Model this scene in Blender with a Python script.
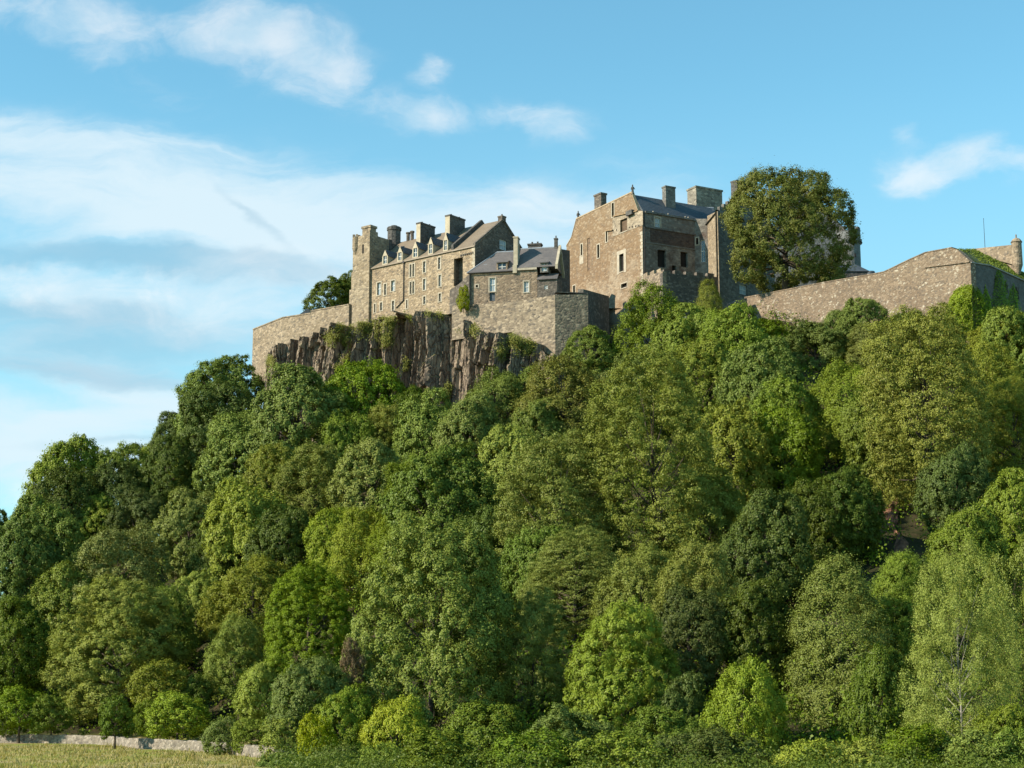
import bpy, math, random
import numpy as np
from mathutils import Vector
R = math.radians
for o in list(bpy.data.objects):
    bpy.data.objects.remove(o)
SC = bpy.context.scene
COL = SC.collection

# ------------------------------------------------------------------ camera
F = 1707.0
CAM = Vector((0.0, 0.0, 4.5))
PITCH = math.atan(321.0 / F)
cd = bpy.data.cameras.new("camera")
cd.sensor_width = 36.0
cd.lens = F / 1024.0 * 36.0
cd.clip_start = 0.5
cd.clip_end = 12000.0
camera = bpy.data.objects.new("camera", cd)
camera.location = CAM
camera.rotation_euler = (math.pi / 2 + PITCH, 0, 0)
COL.objects.link(camera)
SC.camera = camera

# ------------------------------------------------------------------ sun, sky, exposure
SUN_EL = R(31.0)
SUN_H = Vector((-0.945, -0.327)).normalized()      # horizontal direction towards the sun
SUN_DIR = Vector((SUN_H.x * math.cos(SUN_EL), SUN_H.y * math.cos(SUN_EL), math.sin(SUN_EL)))
sd = bpy.data.lights.new("sun", 'SUN')
sd.energy = 5.0
sd.angle = R(0.5)
sd.color = (1.0, 0.89, 0.73)
sun = bpy.data.objects.new("sun", sd)
sun.rotation_euler = (-SUN_DIR).to_track_quat('-Z', 'Y').to_euler()
sun.location = (-60, 20, 160)
COL.objects.link(sun)

SC.view_settings.view_transform = 'Standard'
SC.view_settings.look = 'None'
SC.view_settings.exposure = 0.70
SC.view_settings.gamma = 1.0
SC.view_settings.use_curve_mapping = False
SC.cycles.max_bounces = 5
SC.cycles.diffuse_bounces = 1
SC.cycles.glossy_bounces = 2
SC.cycles.transmission_bounces = 3
SC.cycles.transparent_max_bounces = 4
SC.cycles.sample_clamp_indirect = 4.0

world = bpy.data.worlds.new("World")
SC.world = world
world.use_nodes = True
SKY_STRENGTH = 0.10


class NT:
    """small helper around a node tree"""
    def __init__(s, tree):
        s.t = tree
        s.n = tree.nodes
        s.l = tree.links

    def node(s, kind, **kw):
        n = s.n.new(kind)
        for k, v in kw.items():
            setattr(n, k, v)
        return n

    def put(s, sock, v):
        if isinstance(v, bpy.types.NodeSocket):
            s.l.new(v, sock)
        elif isinstance(v, (tuple, list)) and len(v) == 3 and sock.type == 'RGBA':
            sock.default_value = (*v, 1)
        else:
            sock.default_value = v

    def math(s, op, a, b=None, c=None, clamp=False):
        n = s.node('ShaderNodeMath', operation=op)
        n.use_clamp = clamp
        s.put(n.inputs[0], a)
        if b is not None:
            s.put(n.inputs[1], b)
        if c is not None:
            s.put(n.inputs[2], c)
        return n.outputs[0]

    def vmath(s, op, a, b=None):
        n = s.node('ShaderNodeVectorMath', operation=op)
        s.put(n.inputs[0], a)
        if b is not None:
            s.put(n.inputs[1], b)
        return n.outputs[1] if op == 'LENGTH' else n.outputs[0]

    def rng(s, v, a, b, c=0.0, d=1.0, smooth=True):
        n = s.node('ShaderNodeMapRange')
        n.interpolation_type = 'SMOOTHSTEP' if smooth else 'LINEAR'
        s.put(n.inputs[0], v)
        n.inputs[1].default_value = a
        n.inputs[2].default_value = b
        n.inputs[3].default_value = c
        n.inputs[4].default_value = d
        return n.outputs[0]

    def mix(s, f, a, b, blend='MIX'):
        n = s.node('ShaderNodeMix', data_type='RGBA', blend_type=blend)
        s.put(n.inputs[0], f)
        s.put(n.inputs[6], a)
        s.put(n.inputs[7], b)
        return n.outputs[2]

    def noise(s, vec, scale, detail=4.0, rough=0.55, dist=0.0, out=0):
        n = s.node('ShaderNodeTexNoise')
        if vec is not None:
            s.put(n.inputs['Vector'], vec)
        n.inputs['Scale'].default_value = scale
        n.inputs['Detail'].default_value = detail
        n.inputs['Roughness'].default_value = rough
        n.inputs['Distortion'].default_value = dist
        return n.outputs[out]

    def mapping(s, vec, loc=(0, 0, 0), rot=(0, 0, 0), scale=(1, 1, 1)):
        n = s.node('ShaderNodeMapping')
        s.put(n.inputs[0], vec)
        n.inputs[1].default_value = loc
        n.inputs[2].default_value = rot
        n.inputs[3].default_value = scale
        return n.outputs[0]


def ray(px, py):
    """direction of view towards a point of the photograph, scaled to y = 1"""
    u = (px - 512.0) / F
    v = (384.0 - py) / F
    c, s = math.cos(PITCH), math.sin(PITCH)
    y = c - v * s
    return Vector((u / y, 1.0, (s + v * c) / y))


def P(px, py, Y):
    return CAM + ray(px, py) * Y


def build_sky():
    g = NT(world.node_tree)
    g.n.clear()
    out = g.node('ShaderNodeOutputWorld')
    bg = g.node('ShaderNodeBackground')
    bg.inputs[1].default_value = SKY_STRENGTH
    g.l.new(bg.outputs[0], out.inputs[0])
    sky = g.node('ShaderNodeTexSky')
    sky.sky_type = 'NISHITA'
    sky.sun_disc = False
    sky.sun_elevation = SUN_EL
    sky.sun_rotation = math.atan2(SUN_H.x, SUN_H.y)
    sky.altitude = 50
    sky.air_density = 1.0
    sky.dust_density = 0.1
    sky.ozone_density = 1.6
    tc = g.node('ShaderNodeTexCoord')
    sep = g.node('ShaderNodeSeparateXYZ')
    g.l.new(tc.outputs['Generated'], sep.inputs[0])
    den = g.math('MAXIMUM', g.math('ABSOLUTE', sep.outputs[1]), 0.08)
    u = g.math('DIVIDE', sep.outputs[0], den)
    v = g.math('DIVIDE', sep.outputs[2], den)
    cmb = g.node('ShaderNodeCombineXYZ')
    g.l.new(u, cmb.inputs[0])
    g.l.new(v, cmb.inputs[1])
    uv = cmb.outputs[0]
    # broad warping so that no cloud keeps an even outline
    w1 = g.noise(g.mapping(uv, scale=(1, 1.8, 1)), 9.0, 5.0, 0.6, out=1)
    wv = g.vmath('MULTIPLY', g.vmath('SUBTRACT', w1, (0.5, 0.5, 0.5)), (0.065, 0.04, 0.0))
    uvw = g.vmath('ADD', uv, wv)

    def blob(px, py, rx, ry, rot, amp, soft=1.0):
        r = ray(px, py)
        ca, sa = math.cos(R(rot)), math.sin(R(rot))
        d = g.vmath('SUBTRACT', uvw, (r.x, r.z, 0))
        # Mapping type POINT: scale, then rotate; rotate first by hand
        m = g.mapping(d, rot=(0, 0, -R(rot)))
        m = g.vmath('MULTIPLY', m, (F / rx, F / ry, 0))
        ln = g.vmath('LENGTH', m)
        return g.math('MULTIPLY', g.rng(ln, soft * 1.15, 0.0), amp)

    def total(lst):
        acc = None
        for b in lst:
            o = blob(*b)
            acc = o if acc is None else g.math('ADD', acc, o)
        return acc
    # cumulus puffs
    puffs = total([
        (45, 14, 150, 46, -8, 0.95), (285, 48, 130, 70, -22, 1.05), (130, 66, 130, 46, -28, 0.6), (205, 32, 130, 40, 0, .5), (340, 88, 90, 40, -20, .4),
        (425, 110, 70, 40, 5, 0.8), (525, 120, 120, 32, -6, 0.75), (432, 66, 30, 22, 20, 0.6),
        (925, 168, 62, 38, 12, 1.25), (976, 148, 40, 34, 30, 1.0), (915, 130, 36, 20, 0, 0.85), (1018, 165, 34, 32, 0, 0.8),
        (20, 284, 130, 40, -4, 1.15), (250, 290, 190, 74, 8, 0.72), (110, 300, 120, 40, 6, .5), (540, 205, 170, 56, 0, 0.5), (30, 500, 110, 34, 0, .6)])
    n1 = g.noise(g.mapping(uvw, scale=(1, 1.5, 1)), 16.0, 11.0, 0.64, 0.5)
    pd = g.math('ADD', puffs, g.math('MULTIPLY', g.math('SUBTRACT', n1, 0.5), 2.6))
    pd = g.math('MULTIPLY', g.rng(pd, 0.0, 1.5), g.rng(puffs, 0.0, 0.5))
    # streaked high cloud and the wide veil over the left of the view
    streaks = total([
        (40, 178, 420, 84, -5, 0.78), (230, 224, 270, 40, -8, 0.7), (370, 210, 260, 80, -6, .5), (20, 140, 260, 40, -6, .45),
        (60, 415, 300, 40, -2, 1.1), (150, 385, 220, 34, -12, 0.7), (20, 452, 230, 34, 0, 1.0),
        (60, 480, 170, 30, 0, 0.7), (470, 235, 300, 64, 0, 0.55), (640, 190, 200, 60, 0, 0.4), (160, 320, 320, 70, 2, 0.5), (150, 250, 400, 170, 0, .25)])
    n2 = g.noise(g.mapping(uvw, rot=(0, 0, R(7)), scale=(1, 4.5, 1)), 10.0, 9.0, 0.6, 0.5)
    sdn = g.math('ADD', streaks, g.math('MULTIPLY', g.math('SUBTRACT', n2, 0.5), 2.0))
    sdn = g.math('MULTIPLY', g.rng(sdn, -0.1, 1.25), g.rng(streaks, 0.0, 0.6))
    # grey-blue undersides low on the left
    greys = total([(130, 256, 330, 24, -3, 1.3), (100, 335, 330, 56, 0, 0.9), (250, 262, 130, 22, -12, 0.6),
                   (120, 372, 260, 16, -4, 0.7), (120, 436, 170, 10, 2, .7), (245, 212, 80, 11, -38, 0.8), (60, 312, 160, 18, 0, .7)])
    n3 = g.noise(g.mapping(uvw, scale=(1, 3.0, 1)), 10.0, 6.0, 0.55)
    gd = g.rng(g.math('ADD', greys, g.math('MULTIPLY', g.math('SUBTRACT', n3, 0.5), 0.8)), 0.1, 1.2)
    # blue sky, tinted, paler towards the skyline
    base = g.mix(1.0, sky.outputs[0], (SKYT[0], SKYT[1], SKYT[2]), 'MULTIPLY')
    pale = g.rng(v, 0.16, 0.40, 1.0, 0.0)
    base = g.mix(g.math('MULTIPLY', pale, 0.5), base, tuple(c / SKY_STRENGTH for c in (0.27, 0.45, 0.53)))
    c = g.mix(g.math('MULTIPLY', sdn, 0.9), base, tuple(x / SKY_STRENGTH for x in (0.47, 0.565, 0.615)))
    c = g.mix(g.math('MULTIPLY', gd, 0.52), c, tuple(x / SKY_STRENGTH for x in (0.18, 0.325, 0.43)))
    shade = g.noise(uv, 30.0, 4.0, 0.5)
    pc = g.mix(g.rng(shade, 0.35, 0.65), tuple(x / SKY_STRENGTH for x in (0.46, 0.55, 0.60)),
               tuple(x / SKY_STRENGTH for x in (0.60, 0.62, 0.63)))
    c = g.mix(g.math('MULTIPLY', pd, 0.66), c, pc)
    g.l.new(c, bg.inputs[0])


SKYT = (0.93, 1.50, 1.36)
build_sky()


# ------------------------------------------------------------------ builders
class MB:
    """collects faces of one mesh, in world coordinates"""
    def __init__(s):
        s.v = []
        s.f = []

    def poly(s, *pts):
        i = len(s.v)
        s.v.extend([tuple(p) for p in pts])
        s.f.append(tuple(range(i, i + len(pts))))

    def prism(s, base, top):
        n = len(base)
        i = len(s.v)
        s.v.extend([tuple(p) for p in base] + [tuple(p) for p in top])
        s.f.append(tuple(range(i + n - 1, i - 1, -1)))
        s.f.append(tuple(range(i + n, i + 2 * n)))
        for k in range(n):
            a, b = i + k, i + (k + 1) % n
            s.f.append((a, b, b + n, a + n))

    def wbox(s, w, u0, u1, n0, n1, z0, z1):
        """box in the frame of wall w: along, outwards, up"""
        q = [w.pt(u0, n0, z0), w.pt(u1, n0, z0), w.pt(u1, n1, z0), w.pt(u0, n1, z0)]
        t = [Vector((p.x, p.y, z1)) for p in q]
        s.prism(q, t)

    def tube(s, a, b, r0, r1, n=7):
        a, b = Vector(a), Vector(b)
        d = (b - a)
        if d.length < 1e-5:
            return
        d.normalize()
        x = d.orthogonal().normalized()
        y = d.cross(x)
        A = [a + (x * math.cos(t) + y * math.sin(t)) * r0 for t in [2 * math.pi * k / n for k in range(n)]]
        B = [b + (x * math.cos(t) + y * math.sin(t)) * r1 for t in [2 * math.pi * k / n for k in range(n)]]
        s.prism(A, B)

    def lathe(s, c, prof, n=16):
        i = len(s.v)
        for r, z in prof:
            for k in range(n):
                t = 2 * math.pi * k / n
                s.v.append((c[0] + r * math.cos(t), c[1] + r * math.sin(t), c[2] + z))
        for j in range(len(prof) - 1):
            for k in range(n):
                a = i + j * n + k
                b = i + j * n + (k + 1) % n
                s.f.append((a, b, b + n, a + n))
        s.f.append(tuple(i + k for k in range(n - 1, -1, -1)))
        s.f.append(tuple(i + (len(prof) - 1) * n + k for k in range(n)))


ORG = {}


def tag(o, label=None, cat=None, group=None, kind=None):
    if label:
        o['label'] = label
    if cat:
        o['category'] = cat
    if group:
        o['group'] = group
    if kind:
        o['kind'] = kind
    return o


def thing(name, label, cat, loc, group=None):
    o = bpy.data.objects.new(name, None)
    o.empty_display_size = 0.5
    COL.objects.link(o)
    o.location = loc
    ORG[o.name] = Vector(loc)
    return tag(o, label, cat, group)


def mesh_from(name, verts, faces):
    me = bpy.data.meshes.new(name)
    me.from_pydata(verts, [], faces)
    me.update()
    return me


def part(name, mb, mat, parent=None, label=None, loc=(0, 0, 0), smooth=False):
    org = ORG[parent.name] if parent is not None else Vector(loc)
    vs = [(x - org.x, y - org.y, z - org.z) for x, y, z in mb.v]
    me = mesh_from(name, vs, mb.f)
    me.materials.append(mat)
    if smooth:
        me.shade_smooth()
    o = bpy.data.objects.new(name, me)
    COL.objects.link(o)
    if parent is not None:
        o.parent = parent
    else:
        o.location = org
    ORG[o.name] = org
    if label:
        o['label'] = label
    return o


class W:
    """a vertical wall plane between two points of the plan"""
    def __init__(s, a, b):
        s.a, s.b = Vector(a[:2]), Vector(b[:2])
        s.d = (s.b - s.a).normalized()
        s.L = (s.b - s.a).length
        n = Vector((s.d.y, -s.d.x))
        mid = (s.a + s.b) / 2
        if n.dot(Vector((CAM.x, CAM.y)) - mid) < 0:
            n = -n
        s.n = n

    @staticmethod
    def px(pa, Ya, pb, Yb, pref=270):
        return W(P(pa, pref, Ya), P(pb, pref, Yb))

    def off(s, k):
        """parallel plane k metres further back"""
        return W(s.a - s.n * k, s.b - s.n * k)

    def pt(s, u, n, z):
        q = s.a + s.d * u + s.n * n
        return Vector((q.x, q.y, z))

    def uz(s, px, py):
        r = ray(px, py)
        rx, ry = r.x, r.y
        # CAM + t r = a + u d
        det = rx * (-s.d.y) - ry * (-s.d.x)
        ex, ey = s.a.x - CAM.x, s.a.y - CAM.y
        t = (ex * (-s.d.y) - ey * (-s.d.x)) / det
        u = (rx * ey - ry * ex) / det
        return u, CAM.z + t * r.z

    def box(s, x0, y0, x1, y1):
        """opening (u0, u1, z0, z1) from a pixel box"""
        cy = (y0 + y1) / 2
        cx = (x0 + x1) / 2
        u0, u1 = sorted((s.uz(x0, cy)[0], s.uz(x1, cy)[0]))
        return (u0, u1, s.uz(cx, y1)[1], s.uz(cx, y0)[1])


def lerp_prof(prof, u):
    if u <= prof[0][0]:
        return prof[0][1]
    for (a, za), (b, zb) in zip(prof, prof[1:]):
        if u <= b:
            return za if b - a < 1e-6 else za + (zb - za) * (u - a) / (b - a)
    return prof[-1][1]


def wall_face(mb, w, prof, zb, ops=(), depth=0.4, n=0.0):
    """front skin of a wall with real openings and their reveals"""
    ua, ub = prof[0][0], prof[-1][0]
    us = {round(p[0], 4) for p in prof}
    for o in ops:
        us.add(round(o[0], 4))
        us.add(round(o[1], 4))
    us = sorted(x for x in us if ua - 1e-3 <= x <= ub + 1e-3)
    # handle jumps in the profile: evaluate slightly inside each strip
    for a, b in zip(us, us[1:]):
        if b - a < 1e-3:
            continue
        e = (b - a) * 1e-3
        ta, tb = lerp_prof(prof, a + e), lerp_prof(prof, b - e)
        mid = (a + b) / 2
        cur = zb
        for o in sorted([o for o in ops if o[0] - 1e-3 < mid < o[1] + 1e-3], key=lambda o: o[2]):
            if o[2] > cur:
                mb.poly(w.pt(a, n, cur), w.pt(b, n, cur), w.pt(b, n, o[2]), w.pt(a, n, o[2]))
            cur = max(cur, o[3])
        mb.poly(w.pt(a, n, cur), w.pt(b, n, cur), w.pt(b, n, tb), w.pt(a, n, ta))
    for u0, u1, z0, z1 in [o[:4] for o in ops]:
        for p, q in (((u0, z0), (u1, z0)), ((u1, z0), (u1, z1)), ((u1, z1), (u0, z1)), ((u0, z1), (u0, z0))):
            mb.poly(w.pt(p[0], n, p[1]), w.pt(q[0], n, q[1]), w.pt(q[0], n - depth, q[1]), w.pt(p[0], n - depth, p[1]))


# ------------------------------------------------------------------ materials
def new_mat(name):
    m = bpy.data.materials.new(name)
    m.use_nodes = True
    g = NT(m.node_tree)
    return m, g, g.n['Principled BSDF']


def stone(name, c1, c2, c3, zpale=None, cell=1.6, patch=0.18, bump=0.6, dark=(0.09, 0.08, 0.07), stain=0.5, mottle=0.7, pale=None, pale_amt=0.0,
          rust=None):
    """rubble masonry: stones of differing tint, broad weathering patches, dark streaks"""
    m, g, b = new_mat(name)
    geo = g.node('ShaderNodeNewGeometry')
    pos = geo.outputs['Position']
    wob = g.noise(pos, 1.3, 2.0, out=1)
    pw = g.vmath('ADD', g.mapping(pos, scale=(1, 1, 1.55)), g.vmath('MULTIPLY', wob, (0.5, 0.5, 0.3)))
    vo = g.node('ShaderNodeTexVoronoi')
    g.put(vo.inputs['Vector'], pw)
    vo.inputs['Scale'].default_value = cell * 1.25
    sep = g.node('ShaderNodeSeparateColor')
    g.l.new(vo.outputs['Color'], sep.inputs[0])
    big = g.noise(pos, patch, 4.0, 0.6)
    mid = g.noise(pos, patch * 7, 8.0, 0.7)
    if zpale:
        sz_ = g.node('ShaderNodeSeparateXYZ')
        g.l.new(pos, sz_.inputs[0])
        big = g.math('ADD', big, g.rng(sz_.outputs[2], zpale[0], zpale[1], 0.20, -0.16))
    col = g.mix(g.rng(big, 0.44, 0.56) if zpale else g.rng(big, 0.38, 0.62), c1, c2)
    col = g.mix(g.rng(mid, 0.42, 0.68), col, c3)
    col = g.mix(g.math('MULTIPLY', g.rng(sep.outputs[0], 0.55, 0.95), mottle), col, tuple(min(0.8, x * 1.45) for x in c2))
    col = g.mix(g.math('MULTIPLY', g.rng(sep.outputs[1], 0.72, 0.9), mottle * 0.85), col, dark)
    if rust:
        col = g.mix(g.math('MULTIPLY', g.rng(g.noise(pos, patch * 2.2, 3.0, 0.6), 0.52, 0.66), 0.8), col, rust)
    if pale:
        col = g.mix(g.math('MULTIPLY', g.math('MULTIPLY', g.rng(sep.outputs[2], 1 - pale_amt, 1 - pale_amt + 0.1),
                                              g.rng(g.noise(pos, 0.9, 3.0), 0.46, 0.62)), 0.9), col, pale)
    st = g.noise(g.mapping(pos, scale=(1, 1, 0.16)), 0.55, 5.0, 0.7)
    col = g.mix(g.math('MULTIPLY', g.rng(st, 0.54, 0.78), stain), col, dark)
    g.put(b.inputs['Base Color'], col)
    b.inputs['Roughness'].default_value = 0.92
    b.inputs['Specular IOR Level'].default_value = 0.15
    bp = g.node('ShaderNodeBump')
    bp.inputs['Strength'].default_value = bump
    bp.inputs['Distance'].default_value = 0.10
    h = g.math('ADD', g.math('MULTIPLY', sep.outputs[2], 0.6), g.math('SUBTRACT', g.math('MULTIPLY', mid, 0.5), g.math('MULTIPLY', g.rng(vo.outputs['Distance'], 0.3, 0.6), 0.5)))
    g.put(bp.inputs['Height'], h)
    g.l.new(bp.outputs[0], b.inputs['Normal'])
    return m


def flat(name, col, rough=0.8, var=0.25, scale=1.5, metal=0.0, spec=0.3):
    m, g, b = new_mat(name)
    geo = g.node('ShaderNodeNewGeometry')
    n = g.noise(geo.outputs['Position'], scale, 5.0, 0.65)
    a = tuple(x * (1 - var) for x in col)
    c = tuple(min(0.9, x * (1 + var)) for x in col)
    g.put(b.inputs['Base Color'], g.mix(g.rng(n, 0.3, 0.7), a, c))
    b.inputs['Roughness'].default_value = rough
    b.inputs['Metallic'].default_value = metal
    b.inputs['Specular IOR Level'].default_value = spec
    return m


def slate(name, c1, c2, c3):
    m, g, b = new_mat(name)
    geo = g.node('ShaderNodeNewGeometry')
    pos = geo.outputs['Position']
    w = g.node('ShaderNodeTexWave')
    w.bands_direction = 'Z'
    g.put(w.inputs['Vector'], pos)
    w.inputs['Scale'].default_value = 0.9
    w.inputs['Distortion'].default_value = 0.6
    n = g.noise(pos, 0.5, 5.0, 0.65)
    n2 = g.noise(pos, 3.5, 3.0, 0.6)
    col = g.mix(g.rng(n, 0.35, 0.65), c1, c2)
    col = g.mix(g.rng(n2, 0.5, 0.75), col, c3)
    col = g.mix(g.math('MULTIPLY', w.outputs['Fac'], 0.18), col, tuple(x * 0.4 for x in c1))
    g.put(b.inputs['Base Color'], col)
    b.inputs['Roughness'].default_value = 0.62
    bp = g.node('ShaderNodeBump')
    bp.inputs['Strength'].default_value = 0.4
    bp.inputs['Distance'].default_value = 0.08
    g.put(bp.inputs['Height'], g.math('ADD', w.outputs['Fac'], n2))
    g.l.new(bp.outputs[0], b.inputs['Normal'])
    return m


def glass(name, col=(0.03, 0.045, 0.06)):
    m, g, b = new_mat(name)
    b.inputs['Base Color'].default_value = (*col, 1)
    b.inputs['Roughness'].default_value = 0.08
    b.inputs['Specular IOR Level'].default_value = 0.6
    return m


def leaf_mat(name, c1, c2, c3, trans=0.32, hue=0.15):
    """leaves: tint differs from leaf to leaf, from spray to spray and from tree to tree"""
    m = bpy.data.materials.new(name)
    m.use_nodes = True
    g = NT(m.node_tree)
    g.n.clear()
    out = g.node('ShaderNodeOutputMaterial')
    geo = g.node('ShaderNodeNewGeometry')
    oi = g.node('ShaderNodeObjectInfo')
    tc = g.node('ShaderNodeTexCoord')
    n = g.noise(tc.outputs['Object'], 0.55, 3.0, 0.6)
    col = g.mix(g.rng(n, 0.35, 0.65), c1, c2)
    col = g.mix(g.rng(geo.outputs['Random Per Island'], 0.35, 1.0, 0, 0.5), col, c3)
    hs = g.node('ShaderNodeHueSaturation')
    g.put(hs.inputs['Color'], col)
    g.put(hs.inputs['Hue'], g.rng(oi.outputs['Random'], 0, 1, 0.5 - 0.009, 0.5 + 0.009, False))
    r2 = g.math('FRACT', g.math('MULTIPLY', oi.outputs['Random'], 37.7))
    g.put(hs.inputs['Value'], g.rng(r2, 0, 1, 1 - hue, 1 + hue, False))
    g.put(hs.inputs['Saturation'], g.rng(g.math('FRACT', g.math('MULTIPLY', oi.outputs['Random'], 91.3)), 0, 1, 0.86, 1.06, False))
    d = g.node('ShaderNodeBsdfDiffuse')
    t = g.node('ShaderNodeBsdfTranslucent')
    g.l.new(hs.outputs[0], d.inputs[0])
    g.l.new(g.mix(1.0, hs.outputs[0], (1.15, 1.1, 0.55), 'MULTIPLY'), t.inputs[0])
    mx = g.node('ShaderNodeMixShader')
    mx.inputs[0].default_value = trans
    g.l.new(d.outputs[0], mx.inputs[1])
    g.l.new(t.outputs[0], mx.inputs[2])
    gl = g.node('ShaderNodeBsdfGlossy')
    gl.inputs['Roughness'].default_value = 0.5
    gl.inputs['Color'].default_value = (1, 1, 1, 1)
    m2 = g.node('ShaderNodeMixShader')
    m2.inputs[0].default_value = 0.012
    g.l.new(mx.outputs[0], m2.inputs[1])
    g.l.new(gl.outputs[0], m2.inputs[2])
    g.l.new(m2.outputs[0], out.inputs[0])
    return m


M = {}
M['lodging'] = stone('lodging_rubble', (0.2622, 0.1978, 0.1288), (0.3082, 0.2392, 0.161), (0.2162, 0.161, 0.1058), cell=1.9, stain=0.4, mottle=0.7)
M['tower'] = stone('tower_rubble', (0.2508, 0.1954, 0.1302), (0.286, 0.2306, 0.1602), (0.2068, 0.1602, 0.1056), cell=1.6, stain=0.35, mottle=0.6)
M['harl'] = stone('palace_harl', (0.26, 0.175, 0.10), (0.30, 0.21, 0.12), (0.22, 0.15, 0.085), cell=1.3, patch=0.12, stain=0.3, mottle=0.3, bump=0.35)
M['rubble'] = stone('dark_rubble', (0.105, 0.088, 0.072), (0.145, 0.122, 0.098), (0.078, 0.068, 0.058), cell=1.7, mottle=0.8, stain=0.4)  # tone lowered so the gable, recess and right-hand merlons look shaded
M['house'] = stone('house_rubble', (0.2295, 0.171, 0.117), (0.27, 0.2052, 0.1422), (0.18, 0.135, 0.0945), cell=1.8, mottle=0.65, stain=0.5)
M['curtain'] = stone('curtain_rubble', (0.2279, 0.1763, 0.1204), (0.2623, 0.2081, 0.1462), (0.1806, 0.1419, 0.0963), cell=1.5, mottle=0.7, stain=0.5)
M['lichen'] = stone('lichened_rubble', (0.1865, 0.1368, 0.0928), (0.2155, 0.1624, 0.1119), (0.1492, 0.1111, 0.0763), cell=2.3, mottle=0.6, stain=0.55,
                    pale=(0.42, 0.365, 0.28), pale_amt=0.24)
M['shade_stone'] = stone('shade_toned_stone', (0.135, 0.130, 0.118), (0.175, 0.168, 0.150), (0.10, 0.095, 0.088), cell=1.5, mottle=0.5, stain=0.6)  # grey tone carries the shade of faces turned from the sun
M['dark_stone'] = stone('very_dark_stone', (0.080, 0.076, 0.070), (0.11, 0.103, 0.093), (0.058, 0.055, 0.052), cell=1.6, mottle=0.5, stain=0.6)  # darkest stone: chimneys, parapets, copings and small trims
M['ashlar'] = flat('pale_ashlar', (0.38, 0.33, 0.25), 0.9, 0.15)
M['cream'] = flat('cream_harl', (0.40, 0.345, 0.25), 0.9, 0.15)
M['slate_warm'] = slate('lichened_slate', (0.185, 0.140, 0.090), (0.225, 0.172, 0.112), (0.135, 0.110, 0.080))
M['slate'] = slate('grey_slate', (0.105, 0.095, 0.092), (0.14, 0.125, 0.118), (0.075, 0.072, 0.072))
M['slate_blue'] = slate('blue_slate', (0.045, 0.058, 0.070), (0.062, 0.078, 0.090), (0.034, 0.042, 0.052))
M['lead'] = flat('lead_ridge', (0.30, 0.33, 0.37), 0.55, 0.15)
M['white'] = flat('white_paint', (0.66, 0.64, 0.58), 0.6, 0.06)
M['iron'] = flat('black_iron', (0.025, 0.022, 0.02), 0.6, 0.2)
M['dark'] = flat('unlit_room', (0.018, 0.015, 0.013), 0.95, 0.2)
M['wood'] = flat('weathered_boards', (0.10, 0.065, 0.04), 0.85, 0.3)
M['blind'] = flat('closed_blind', (0.36, 0.42, 0.46), 0.75, 0.08)
M['glass'] = glass('window_glass')
M['drystone'] = stone('dry_stone', (0.195, 0.165, 0.125), (0.245, 0.21, 0.165), (0.125, 0.108, 0.082), cell=2.2, mottle=0.7, stain=0.1)
M['bark'] = flat('grey_bark', (0.085, 0.066, 0.045), 0.95, 0.35, 3.0)
M['birch_bark'] = flat('white_bark', (0.27, 0.25, 0.20), 0.8, 0.35, 2.5)

LEAF = {
    'mid':    leaf_mat('mid_green_leaves', (0.129, 0.183, 0.015), (0.164, 0.217, 0.018), (0.201, 0.244, 0.031), 0.14),
    'dense':  leaf_mat('dense_green_leaves', (0.103, 0.153, 0.012), (0.136, 0.185, 0.016), (0.168, 0.210, 0.026), 0.14),
    'bright': leaf_mat('bright_green_leaves', (0.168, 0.226, 0.015), (0.204, 0.258, 0.019), (0.243, 0.287, 0.035), 0.14),
    'lime':   leaf_mat('yellow_green_leaves', (0.218, 0.263, 0.010), (0.258, 0.293, 0.015), (0.302, 0.317, 0.027), 0.14),
    'olive':  leaf_mat('olive_leaves', (0.172, 0.198, 0.022), (0.204, 0.226, 0.029), (0.232, 0.244, 0.044), 0.16, 0.06),
    'brown':  leaf_mat('bronzed_leaves', (0.138, 0.155, 0.015), (0.175, 0.174, 0.018), (0.196, 0.183, 0.029), 0.14, 0.08),
    'grey':   leaf_mat('grey_green_leaves', (0.158, 0.193, 0.029), (0.189, 0.222, 0.037), (0.222, 0.246, 0.053), 0.14),
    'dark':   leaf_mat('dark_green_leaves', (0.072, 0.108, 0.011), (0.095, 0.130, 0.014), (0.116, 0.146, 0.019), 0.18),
    'pale':   leaf_mat('pale_green_leaves', (0.193, 0.232, 0.023), (0.229, 0.263, 0.029), (0.268, 0.287, 0.048), 0.14),
    'bronze': leaf_mat('bronze_green_leaves', (0.112, 0.136, 0.015), (0.152, 0.150, 0.019), (0.164, 0.160, 0.030), 0.14, 0.05),
    'rust':   leaf_mat('rusty_leaves', (0.125, 0.085, 0.028), (0.15, 0.105, 0.036), (0.17, 0.125, 0.05), 0.14),
}

# ------------------------------------------------------------------ the land
def interp(x, pts):
    xs = [p[0] for p in pts]
    ys = [p[1] for p in pts]
    return np.interp(x, xs, ys)


CREST = [(-400, 0), (-150, 2), (-112, 9), (-96, 17), (-84, 24), (-70, 30), (-58, 33), (-50, 38), (-42, 46), (-20, 50), (0, 51), (12, 53),
         (22, 60), (45, 71), (70, 73), (90, 71), (140, 66), (260, 36), (500, 5)]
FOOT = [(-500, 225), (-44, 213), (-28, 192), (-12, 162), (8, 142), (40, 131), (90, 128), (500, 128)]
CRESTY = 293.0


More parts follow.
